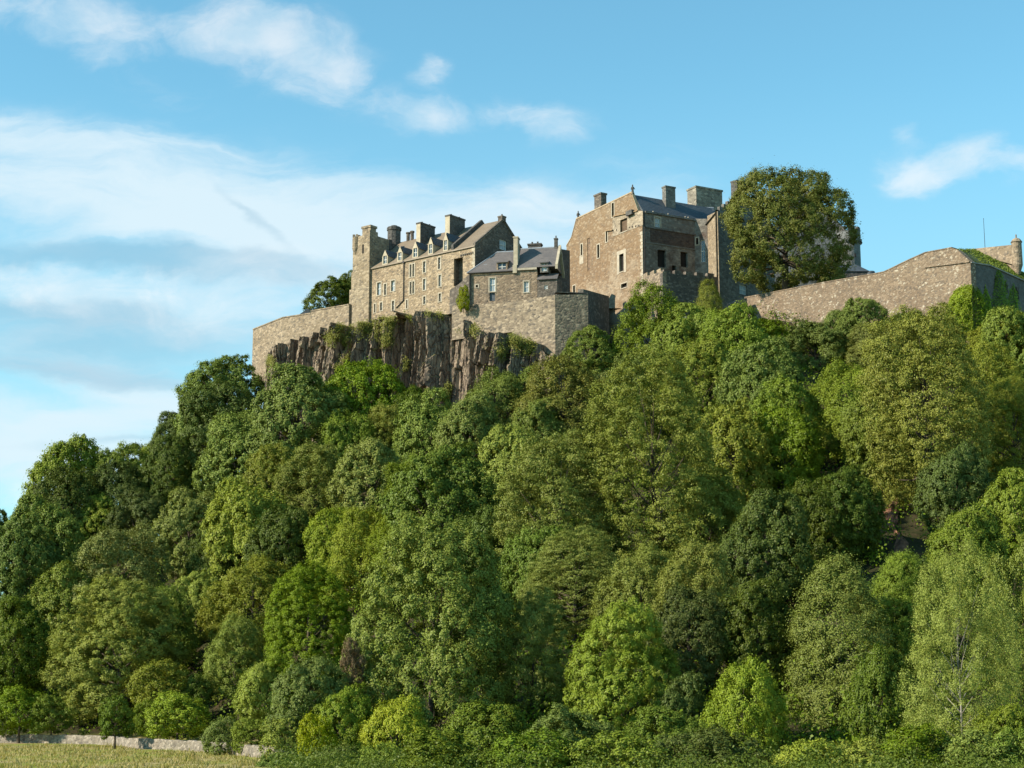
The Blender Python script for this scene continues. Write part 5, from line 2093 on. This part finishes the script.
ivy('ivy', 'ivy wrapping round the corner into the shade beside the lime cushion', wd_, [(0.05, pr[0][1])] + pr[1:], wd_.uz(976, 335)[1], 4500, 'ivy', 4, 1.3)
pr = [wd_.uz(x, y) for x, y in ((982, 300), (985, 286), (987.5, 292), (990, 300))]
ivy('ivy', 'low pointed ivy tongue on the shaded return wall left of the tall one', wd_, pr, wd_.uz(986, 335)[1], 2600, 'ivy_bright', 5, .9)
pr = [wd_.uz(x, y) for x, y in ((989, 310), (993, 292), (996, 272), (998, 268), (1001, 274), (1004, 292), (1008, 312))]
ivy('ivy', 'tallest pointed ivy tongue climbing the shaded return wall', wd_, pr, wd_.uz(998, 340)[1], 7000, 'ivy_bright', 6, 1.4)
pr = [wd_.uz(x, y) for x, y in ((1006, 310), (1010, 290), (1013, 284), (1016, 296), (1018, 312))]
ivy('ivy', 'pointed ivy tongue on the return wall nearest the right frame edge', wd_, pr, wd_.uz(1012, 340)[1], 3600, 'ivy_bright', 7, 1.1)
# boulder below the battlemented wall
mb = MB()
bp_ = P(685, 317, 287)
mb.lathe((bp_.x, bp_.y, bp_.z - 1.2), [(1.0, -1.5), (1.1, 0), (.95, .7), (.6, 1.15), (.1, 1.3)], 9)
o = part('boulder', mb, M['ashlar'], loc=(bp_.x, bp_.y, bp_.z - 2.5))
tag(o, 'pale rounded boulder under the battlemented wall between two trees', 'boulder')

# ------------------------------------------------------------------ the wood on the castle slope
GW = 'trees of the wood on the castle slope'
YWALL = {}
WOOD = [
    # px, py, rx, ry, habit, leaf, label
    (-12, 552, 24, 40, 'broad0', 'dark', 'dark tree at the left frame edge, its tip lowest on the skyline'),
    (66, 507, 42, 66, 'broad1', 'mid', 'tall rounded green tree standing lowest down the left skyline'),
    (20, 590, 42, 68, 'clumpy0', 'dense', 'shadowed green tree against the left frame edge under the lowest skyline tree'),
    (122, 497, 32, 52, 'clumpy1', 'mid', 'knobbly green tree second on the skyline from the left'),
    (152, 482, 24, 36, 'broad2', 'bright', 'small bright tree on the skyline between knobbly green tree and dark crown'),
    (96, 540, 24, 44, 'clumpy2', 'bright', 'narrow yellowish tree squeezed below the knobbly skyline tree'),
    (118, 590, 46, 60, 'feathery0', 'grey', 'big grey-green tree low on the left slope above the pale round tree'),
    (172, 448, 23, 34, 'broad3', 'dark', 'small dark crown on the skyline below the tree beside the cliff'),
    (222, 398, 40, 40, 'clumpy0', 'mid', 'ragged green tree on the skyline touching the left end of the cliff'),
    (200, 440, 32, 38, 'broad0', 'bright', 'bright green crown just below the ragged tree at the cliff end'),
    (182, 486, 32, 38, 'broad1', 'bright', 'yellowish green crown on the left slope below the small dark crown'),
    (190, 532, 34, 42, 'clumpy1', 'olive', 'olive crown on the left slope between yellowish and grey-green trees'),
    (244, 458, 40, 44, 'broad2', 'mid', 'rounded mid-green tree under the left end of the cliff'),
    (300, 424, 50, 56, 'broad3', 'mid', 'large domed green tree in front of the left half of the cliff'),
    (312, 492, 40, 46, 'feathery1', 'grey', 'grey-green feathery tree below the large domed tree at the cliff'),
    (244, 540, 44, 58, 'broad0', 'pale', 'pale billowing tree halfway down the left slope beside a dark gap'),
    (338, 556, 32, 46, 'broad1', 'bright', 'bright tree halfway down, left of the dense rounded tree'),
    (70, 612, 38, 46, 'clumpy2', 'grey', 'grey-green knobbly tree low on the left, beside the pale round tree'),
    (14, 658, 36, 56, 'broad3', 'dark', 'dark shadowed tree low at the left frame edge above the hedge'),
    (122, 650, 60, 66, 'leafy1', 'pale', 'large pale round tree standing behind the field wall'),
    (196, 612, 27, 38, 'clumpy0', 'bright', 'small fresh green tree between the pale round tree and olive-grey trees'),
    (252, 606, 42, 46, 'feathery2', 'olive', 'olive feathery tree in the lower left half, above the ivy-clad column'),
    (236, 672, 30, 52, 'feathery0', 'grey', 'narrow grey-green ivy-clad column tree behind the field wall'),
    (310, 636, 46, 66, 'leafy0', 'mid', 'tall leafy tree low on the left, left of the biggest foreground tree'),
    (308, 705, 36, 44, 'clumpy1', 'dense', 'low leafy tree behind the right end of the field wall'),
    (266, 700, 26, 40, 'broad0', 'bright', 'small bright tree close behind the field wall gap'),
    (366, 406, 38, 46, 'broad1', 'mid', 'bright domed tree overlapping the foot of the cliff at its middle'),
    (410, 428, 26, 40, 'broad2', 'dark', 'dark tree in the shade right under the deep cliff cleft'),
    (384, 446, 27, 40, 'feathery1', 'pale', 'pale feathery young tree below the shaded tree at the cliff foot'),
    (430, 436, 34, 44, 'broad3', 'mid', 'mid-green tree right under the lowest rocks of the cliff'),
    (500, 412, 34, 42, 'feathery2', 'mid', 'leaning feathery green tree covering the right end of the cliff'),
    (562, 410, 44, 54, 'feathery3', 'brown', 'broad bronze-olive tree below the square stone bastion'),
    (654, 346, 40, 58, 'feathery0', 'mid', 'lush green tree growing up between bastion and palace'),
    (598, 416, 28, 40, 'clumpy1', 'olive', 'olive tree in the shaded hollow right of the bronze-olive tree'),
    (640, 396, 38, 44, 'broad0', 'dense', 'dark green tree in the hollow under the lush tree by the palace'),
    (468, 444, 36, 46, 'broad1', 'mid', 'rounded tree in the middle of the slope below the leaning feathery tree'),
    (514, 474, 36, 46, 'broad2', 'bright', 'light green tree above the left crown of the two fine olive trees'),
    (372, 490, 40, 48, 'clumpy2', 'grey', 'greyish tree in the middle left, above the dense rounded tree'),
    (440, 512, 52, 62, 'clumpy0', 'dense', 'dense rounded dark tree in the very middle of the slope'),
    (362, 566, 36, 54, 'feathery1', 'pale', 'pale ivy-hung tree left of the biggest foreground tree'),
    (556, 520, 66, 84, 'fine0', 'olive', 'broad olive tree of fine leaves, left and lower of the two'),
    (655, 468, 66, 112, 'fine1', 'olive', 'tallest olive tree of fine leaves, with a pale bare trunk showing'),
    (574, 586, 52, 54, 'fine2', 'olive', 'low olive tree of layered sprays below the tallest olive tree'),
    (710, 312, 20, 32, 'spire0', 'olive', 'small pointed olive tree in front of the shaded battlement wall'),
    (690, 345, 34, 42, 'broad3', 'mid', 'rounded green tree just below the pointed olive tree'),
    (738, 352, 38, 44, 'clumpy1', 'mid', 'knobbly green tree below the left end of the long curtain wall'),
    (704, 392, 40, 50, 'clumpy2', 'olive', 'olive-green tree in the upper middle right, above the tallest olive tree'),
    (764, 396, 40, 54, 'broad0', 'dense', 'dense green tree below the curtain wall with a black shadow right of it'),
    (926, 405, 64, 98, 'fine2', 'olive', 'big olive-gold tree of fine leaves in front of the curtain wall corner'),
    (850, 425, 38, 62, 'feathery2', 'bright', 'bright feathery tree left of the big olive-gold tree'),
    (1004, 350, 32, 40, 'broad2', 'mid', 'green tree under the ivied corner at the right frame edge'),
    (1012, 432, 34, 54, 'fine0', 'olive', 'olive tree at the right frame edge beside the big olive-gold tree'),
    (1020, 520, 34, 50, 'broad3', 'bright', 'bright green tree at the right frame edge, halfway down'),
    (786, 470, 38, 60, 'broad1', 'dense', 'dark green tree right of the tallest olive tree'),
    (732, 468, 44, 60, 'clumpy0', 'olive', 'olive-green tree touching the right side of the tallest olive tree'),
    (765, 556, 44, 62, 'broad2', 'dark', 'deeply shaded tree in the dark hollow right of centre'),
    (706, 535, 42, 62, 'feathery0', 'pale', 'pale tree catching light left of the dark hollow'),
    (696, 612, 42, 66, 'feathery1', 'olive', 'olive-pale tree with hanging sprays at the lower edge of the dark hollow'),
    (816, 535, 36, 54, 'clumpy1', 'dark', 'shaded dark tree left of the strip of bare red earth'),
    (958, 500, 36, 54, 'broad0', 'dark', 'dark tree in the shade right of the strip of bare red earth'),
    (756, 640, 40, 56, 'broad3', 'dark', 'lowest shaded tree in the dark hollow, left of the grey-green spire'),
]
for px, py, rx, ry, key, leaf, lab, Y in [
    (770, 348, 30, 28, 'clumpy2', 'dense', 'small dark-green tree at the foot of the curtain wall near its left end', 277),
    (816, 354, 34, 32, 'clumpy0', 'dense', 'dark tree reaching the foot of the curtain wall at its middle', 270),
    (862, 322, 24, 22, 'broad1', 'bright', 'small yellow-green tree at the foot of the curtain wall', 268),
    (838, 336, 26, 24, 'broad2', 'mid', 'little green tree against the curtain wall left of the yellow-green one', 270),
    (904, 336, 28, 24, 'clumpy1', 'dark', 'dark little tree at the foot of the wall left of the lime ivy', 262),
    (944, 344, 28, 24, 'feathery1', 'olive', 'olive tree at the wall foot right below the lime ivy', 256),
    (1000, 346, 30, 26, 'broad0', 'olive', 'olive tree under the ivy tongues of the shaded return wall', 252),
    (876, 350, 30, 28, 'feathery0', 'olive', 'olive tree below the yellow-green tree at the curtain wall', 262),
    (735, 340, 26, 26, 'feathery2', 'mid', 'leafy green tree below the broken stub of wall', 278)]:
    WOOD.append((px, py, rx, ry, key, leaf, lab))
    YWALL[lab] = Y
MORE = [
    (534, 400, 30, 34, 'broad1', 'dense', 'dark green tree covering the rock foot below the bastion edge'),
    (592, 354, 28, 26, 'clumpy2', 'mid', 'green tree against the shaded face of the square bastion'),
    (44, 560, 40, 60, 'broad0', 'dense', 'dense tree in the gap below the lowest skyline tree'),
    (140, 540, 30, 50, 'clumpy0', 'dark', 'dark tree in the gap under the small bright skyline tree'),
    (270, 490, 34, 44, 'clumpy2', 'olive', 'olive tree between the large domed tree and the pale billowing tree'),
    (215, 575, 30, 44, 'broad3', 'dark', 'dark tree left of the pale billowing tree'),
    (345, 450, 30, 40, 'broad0', 'mid', 'mid-green tree below the bright domed tree at the cliff foot'),
    (405, 505, 30, 44, 'feathery0', 'dense', 'slim dark tree left of the dense rounded tree'),
    (540, 590, 40, 60, 'clumpy1', 'dense', 'dark green tree between biggest foreground tree and low olive tree'),
    (612, 350, 24, 30, 'broad2', 'dense', 'small green tree beside the bastion, left of the lush tree by the palace'),
    (540, 440, 30, 40, 'broad3', 'mid', 'mid-green tree under the bronze-olive tree, above the two fine olive trees'),
    (480, 560, 40, 50, 'broad0', 'dark', 'dark tree behind the biggest foreground tree, in its shade'),
    (285, 560, 36, 50, 'clumpy2', 'dark', 'dark tree in the gap right of the pale billowing tree'),
    (400, 560, 30, 44, 'feathery2', 'mid', 'slender tree between pale ivy-hung tree and dense rounded tree'),
    (160, 640, 34, 50, 'feathery1', 'dense', 'shadowed tree right behind the pale round tree'),
    (842, 520, 36, 50, 'clumpy0', 'dark', 'dark tree at the left edge of the strip of bare red earth'),
    (905, 606, 40, 50, 'clumpy2', 'dark', 'dark tree below the strip of bare red earth, behind the slim pointed tree'),
    (965, 560, 40, 50, 'broad1', 'mid', 'shaded green tree behind the top of the birch'),
    (880, 440, 36, 46, 'clumpy1', 'mid', 'green tree between bright feathery tree and big olive-gold tree'),
    (990, 395, 36, 50, 'feathery1', 'olive', 'olive feathery tree between ivied corner and right frame edge'),
    (780, 430, 38, 50, 'clumpy2', 'mid', 'mid-green tree in the shade gap below the dense green tree'),
    (690, 650, 40, 60, 'clumpy1', 'dark', 'dark tree behind the big fresh green tree'),
    (640, 610, 40, 60, 'feathery2', 'olive', 'olive tree behind the big fresh green tree, left of the pale hanging sprays'),
]
for px, py, rx, ry, key, lab, Y in [
    (62, 518, 40, 50, 'clumpy1', 'dark tree beyond the ridge, showing through gaps in the lowest skyline tree', 292),
    (120, 508, 34, 44, 'clumpy2', 'dark tree beyond the ridge behind the knobbly skyline tree', 294),
    (168, 478, 28, 40, 'broad2', 'dark tree beyond the ridge behind the small bright skyline tree', 296),
    (216, 428, 38, 46, 'clumpy0', 'dark tree beyond the ridge behind the ragged tree at the cliff end', 300),
    (236, 470, 34, 44, 'broad1', 'dark tree behind the rounded mid-green tree under the left end of the cliff', 292)]:
    MORE.append((px, py, rx, ry, key, 'dark', lab))
    YWALL[lab] = Y
YWALL['green tree against the shaded face of the square bastion'] = 281
for i, (px, py, rx, ry, key, leaf, lab) in enumerate(MORE):
    WOOD.append((px, py, rx, ry, key, leaf, lab))
NEAR = [
    (480, 752, 56, 44, 'broad2', 'dense', 'dark leafy tree cut by the bottom edge, right under the biggest foreground tree', 138),
    (570, 756, 50, 44, 'clumpy0', 'mid', 'green tree cut by the bottom edge under the narrow olive tree', 134),
    (665, 756, 50, 44, 'broad3', 'dense', 'dark green tree cut by the bottom edge under the big fresh green tree', 132),
    (940, 768, 40, 34, 'broad0', 'dense', 'dark green tree cut by the bottom edge beneath the birch', 126),
    (1010, 756, 40, 46, 'clumpy1', 'mid', 'green tree cut by the bottom right corner', 128),
    # nearer trees at the foot of the slope: distance given
    (432, 650, 82, 122, 'leafy0', 'bright', 'biggest foreground tree, dense green and rounded, at the bottom centre left', 158),
    (532, 700, 46, 100, 'fine1', 'olive', 'narrow olive tree right of the biggest foreground tree', 160),
    (622, 704, 66, 92, 'leafy1', 'bright', 'big fresh green tree of large leaves at the bottom centre', 150),
    (395, 748, 38, 46, 'broad1', 'lime', 'low yellow-green tree at the bottom edge before the biggest foreground tree', 142),
    (344, 735, 34, 44, 'clumpy0', 'mid', 'green tree at the bottom edge right of the field wall end', 146),
    (838, 662, 78, 98, 'spire1', 'grey', 'large grey-green pointed tree at the lower right, left of the birch', 150),
    (900, 622, 44, 64, 'spire0', 'mid', 'slim pointed green tree between the grey-green spire and the birch', 156),
    (742, 730, 46, 62, 'feathery2', 'bright', 'bright young tree at the bottom edge left of the grey-green spire', 140),
    (878, 715, 38, 62, 'broad2', 'dense', 'low dark-green tree at the bottom edge between spire and birch', 142),
    (1016, 640, 38, 88, 'feathery0', 'grey', 'tall grey-green tree at the right frame edge behind the birch', 150),
    (684, 740, 34, 60, 'broad3', 'dark', 'dark tree at the bottom edge in the shadow gap', 146),
]
for i, (px, py, rx, ry, key, leaf, lab) in enumerate(WOOD):
    if not key.startswith(('fine', 'spire')):
        top = py - ry                                  # spreading crowns: wide heads rather than columns
        rx = rx * 1.10
        ry = min(ry, rx * 1.15)
        py = top + ry
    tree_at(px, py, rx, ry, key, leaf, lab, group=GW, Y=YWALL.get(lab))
for px, py, rx, ry, key, leaf, lab, Y in NEAR:
    tree_at(px, py, rx, ry, key, leaf, lab, Y=Y, group='trees at the foot of the slope')
tree_at(958, 665, 58, 112, 'birch0', 'pale', 'tall airy birch with thin white stems at the lower right', name='birch_tree', Y=132, bark='birch_bark',
        group='trees at the foot of the slope')

# bushes at the edge of the field
GB = 'bushes along the edge of the field'
for px, py, rx, ry, key, leaf, lab, Y in [
    (20, 710, 28, 22, 'bush0', 'mid', 'long green bush behind the field wall at the left frame edge', 209),
    (52, 714, 22, 17, 'bush1', 'dense', 'second green bush behind the wall, under the pale round tree', 208),
    (158, 686, 28, 24, 'bush1', 'olive', 'rounded olive bush standing highest behind the field wall', 207),
    (196, 694, 18, 18, 'bush0', 'dense', 'small dark bush right of the rounded olive bush', 208),
    (178, 716, 32, 22, 'bush0', 'bright', 'bright low bush right behind the wall below the olive bush', 199),
    (148, 718, 16, 16, 'bush1', 'dense', 'small green bush between hawthorn and bright low bush', 203),
    (222, 738, 19, 19, 'bush1', 'mid', 'round bush growing over the field wall', 160),
    (252, 735, 22, 15, 'bush0', 'bright', 'low yellowish bush behind the right stretch of the wall', 158),
    (288, 742, 28, 24, 'bush1', 'grey', 'grey twiggy bush hiding the right end of the wall', 146),
    (316, 745, 20, 28, 'bush0', 'lime', 'vivid yellow-green bush at the bottom edge beside the grey bush', 141),
    (806, 768, 40, 26, 'bush1', 'lime', 'yellow-green bush along the bottom edge under the grey-green spire', 124),
    (860, 768, 38, 26, 'bush0', 'lime', 'yellow-green bush along the bottom edge nearer the birch', 124),
    (722, 768, 50, 36, 'bush0', 'dark', 'dark bush along the bottom edge left of the yellow-green bushes', 124),
    (912, 760, 44, 32, 'bush1', 'dense', 'dark bush along the bottom edge between yellow-green bush and birch', 125),
    (615, 770, 52, 34, 'bush1', 'mid', 'green bush along the bottom edge under the big fresh green tree', 119),
    (528, 768, 50, 34, 'bush0', 'dense', 'dark green bush along the bottom edge under the narrow olive tree', 120),
    (440, 766, 50, 34, 'bush1', 'dense', 'dark green bush along the bottom edge under the biggest foreground tree', 121),
    (672, 768, 40, 30, 'bush1', 'dark', 'dark bush along the bottom edge in the shadow gap right of the fresh green tree', 126),
    (985, 766, 44, 32, 'bush0', 'mid', 'green bush along the bottom edge at the foot of the birch', 123),
    (1022, 764, 34, 32, 'bush1', 'dense', 'dark bush in the bottom right corner', 122),
    (376, 770, 34, 24, 'bush1', 'bright', 'bright bush along the bottom edge under the low yellow-green tree', 134),
    (336, 770, 28, 22, 'bush0', 'dense', 'dark green bush along the bottom edge right of the grey twiggy bush', 134),
    (275, 768, 20, 14, 'bush0', 'dense', 'dark bush at the bottom edge in front of the wall end', 130),
    (352, 664, 13, 24, 'bush1', 'rust', 'small rust-brown shrub at the left edge of the biggest foreground tree', 152),
]:
    tree_at(px, py, rx, ry, key, leaf, lab, name='bush', cat='bush', Y=Y, group=GB)
tree_at(116, 716, 19, 19, 'hawthorn0', 'dense', 'small dark hawthorn with a bare stem in front of the field wall', name='hawthorn_tree', Y=181)


def undergrowth():
    """shaded saplings and brambles covering the wood floor"""
    rng = np.random.default_rng(8)
    n = 8500
    x = rng.uniform(-140, 165, n)
    y = rng.uniform(120, 296, n)
    f = interp(x, FOOT)
    ok = (y > f + 1) & (np.abs(x) < 0.34 * y + 50)
    x, y = x[ok], y[ok]
    big = (y < f[ok] + 14) & (x > -6)
    keep = ~((np.abs(x - UG_GAP[0]) < 0.5) & (y > UG_GAP[1] - 18) & (y < UG_GAP[1] + 14))
    x, y = x[keep], y[keep]
    z = ground_z(x, y)
    per = 84
    ci = np.repeat(np.arange(len(x)), per)
    d = unit(rng.normal(size=(len(ci), 3)) + np.array([0, -0.2, 0.7]))
    tall = np.where((x < -34) & (y > 262), 1.9, 1.0)
    s = (np.exp(rng.normal(0.45, 0.42, len(x))) * tall)[ci][:, None]
    d = d * rng.uniform(.75, 1.1, (len(ci), 1))
    pos = np.stack([x, y, z], 1)[ci] + d * s * np.array([1, 1, 1.25])
    nrm = unit(d + rng.normal(size=d.shape) * 0.5)
    V = leaf_quads(rng, pos, nrm, rng.uniform(0.2, 0.42, len(ci)), 0.7, 0.1)
    me = fast_mesh('undergrowth', V, len(ci))
    me.materials.append(LEAF['dense'])
    o = bpy.data.objects.new('undergrowth', me)
    COL.objects.link(o)
    tag(o, kind='stuff')


def front_scrub():
    rng = np.random.default_rng(18)
    n = 7000
    y = rng.uniform(112, 152, n)
    x = rng.uniform(-0.14, 0.36, n) * y
    ok = (x > -0.130 * y + 0.9 * np.sin(y * .7)) & ((y > 128) | (rng.uniform(size=n) < .8))
    x, y = x[ok], y[ok]
    z = ground_z(x, y)
    per = 26
    ci = np.repeat(np.arange(len(x)), per)
    d = unit(rng.normal(size=(len(ci), 3)) + np.array([0, -0.2, 0.7]))
    s = (0.18 + 1.9 * np.clip(np.sin(x * .9 + y * .3) * np.sin(y * .8 - x * .4), 0, 1) * rng.uniform(.4, 1, len(x)) + rng.uniform(0, .4, len(x)))[ci][:, None]
    pos = np.stack([x, y, z], 1)[ci] + d * s * np.array([1, 1, 1.1])
    nrm = unit(d + rng.normal(size=d.shape) * 0.5)
    V = leaf_quads(rng, pos, nrm, rng.uniform(0.12, 0.24, len(ci)), 0.6, 0.1)
    me = fast_mesh('scrub', V, len(ci))
    me.materials.append(LEAF['dark'])
    o = bpy.data.objects.new('undergrowth', me)
    COL.objects.link(o)
    tag(o, kind='stuff')


front_scrub()
_Y = 135.0
while _Y < 300 and P(897, 528, _Y).z > float(ground_z(P(897, 528, _Y).x, _Y)) + 1.0:
    _Y += 0.5
UG_GAP = (P(897, 528, _Y).x, _Y)
undergrowth()


def rough_grass():
    rng = np.random.default_rng(9)
    n = 2600
    x = rng.uniform(-75, -12, n)
    y = rng.uniform(112, 196, n)
    ok = (x < -0.118 * y) & (np.abs(x) < 0.32 * y + 3) & (y < interp(x, FOOT))
    x, y = x[ok], y[ok]
    per = 12
    ci = np.repeat(np.arange(len(x)), per)
    s = (rng.uniform(0.1, 0.3, len(x)) + 0.25 * (rng.uniform(size=len(x)) < .12))[ci]
    base = np.stack([x[ci] + rng.normal(0, 0.4, len(ci)), y[ci] + rng.normal(0, 0.4, len(ci)), ground_z(x[ci], y[ci])], 1)
    lean = rng.normal(0, 0.25, (len(ci), 2))
    w = rng.uniform(0.03, 0.07, len(ci))
    a = rng.uniform(0, np.pi, len(ci))
    V = np.empty((len(ci), 4, 3))
    dx = np.stack([np.cos(a) * w, np.sin(a) * w, np.zeros_like(w)], 1)
    tip = base + np.stack([lean[:, 0] * s, lean[:, 1] * s, s * rng.uniform(0.5, 1, len(ci))], 1)
    V[:, 0] = base - dx
    V[:, 1] = base + dx
    V[:, 2] = tip + dx * 0.3
    V[:, 3] = tip - dx * 0.3
    me = fast_mesh('grass', V.reshape(-1, 3), len(ci))
    me.materials.append(leaf_mat('dry_grass_blades', (0.38, 0.305, 0.13), (0.25, 0.25, 0.055), (0.43, 0.35, 0.17), 0.3))
    o = bpy.data.objects.new('grass', me)
    COL.objects.link(o)
    tag(o, kind='stuff')


rough_grass()


def earth_scar():
    """strip of bare red earth where the slope has slipped"""
    mb = MB()
    c = P(897, 528, 205)
    # find the slope distance behind that view line
    Y = 135.0
    while Y < 300 and P(897, 528, Y).z > float(ground_z(P(897, 528, Y).x, Y)) + 1.0:
        Y += 0.5
    n = 26
    rnd = random.Random(4)
    rows = []
    for i in range(n):
        t = i / (n - 1)
        y = Y - 11 + 26 * t
        x0 = P(896, 528, Y).x * (y / Y) + 0.5 * math.sin(t * 6)
        wl = 0.42 + 0.25 * math.sin(t * 9) + rnd.uniform(-.12, .12)
        rows.append([(x0 + k * wl * 0.5, y, float(ground_z(x0 + k * wl * 0.5, y)) + 0.25 + rnd.uniform(0, .35) - 0.12 * abs(k)) for k in (-3, -2, -1, 0, 1, 2, 3)])
    for a, b in zip(rows, rows[1:]):
        for k in range(6):
            mb.poly(a[k], a[k + 1], b[k + 1], b[k])
    o = part('earth_bank', mb, flat('bare_red_earth', (0.17, 0.085, 0.05), 1.0, 0.5, 1.2))
    tag(o, kind='structure')


earth_scar()


def field_wall():
    pts = []
    for px, py in ((-30, 742.6), (40, 743.2), (98, 744.2), (140, 748.5), (212, 752), (245, 756), (285, 760)):
        r = ray(px, py)
        t = (0.0 - CAM.z) / r.z
        pts.append(CAM + r * t)
    rnd = random.Random(3)
    mb = MB()
    prev = None
    for a, b in zip(pts, pts[1:]):
        L = (b - a).length
        k = max(2, int(L / 0.8))
        d = (b - a).normalized()
        nrm = Vector((d.y, -d.x, 0))
        for i in range(k + (b is pts[-1])):
            p = a.lerp(b, i / k)
            h = 1.0 + rnd.uniform(-0.07, 0.07)
            ring = [p + nrm * .38 + Vector((0, 0, -0.2)), p + nrm * .24 + Vector((0, 0, h * .86)), p + nrm * .2 + Vector((0, 0, h)),
                    p - nrm * .2 + Vector((0, 0, h)), p - nrm * .38 + Vector((0, 0, -0.2))]
            if prev:
                for j in range(4):
                    mb.poly(prev[j], prev[j + 1], ring[j + 1], ring[j])
            else:
                mb.poly(*ring)
            prev = ring
    mb.poly(*prev)
    o = part('field_wall', mb, M['drystone'], loc=(pts[2].x, pts[2].y, 0))
    tag(o, 'low pale dry-stone wall between the rough field and the bushes', 'wall')


field_wall()
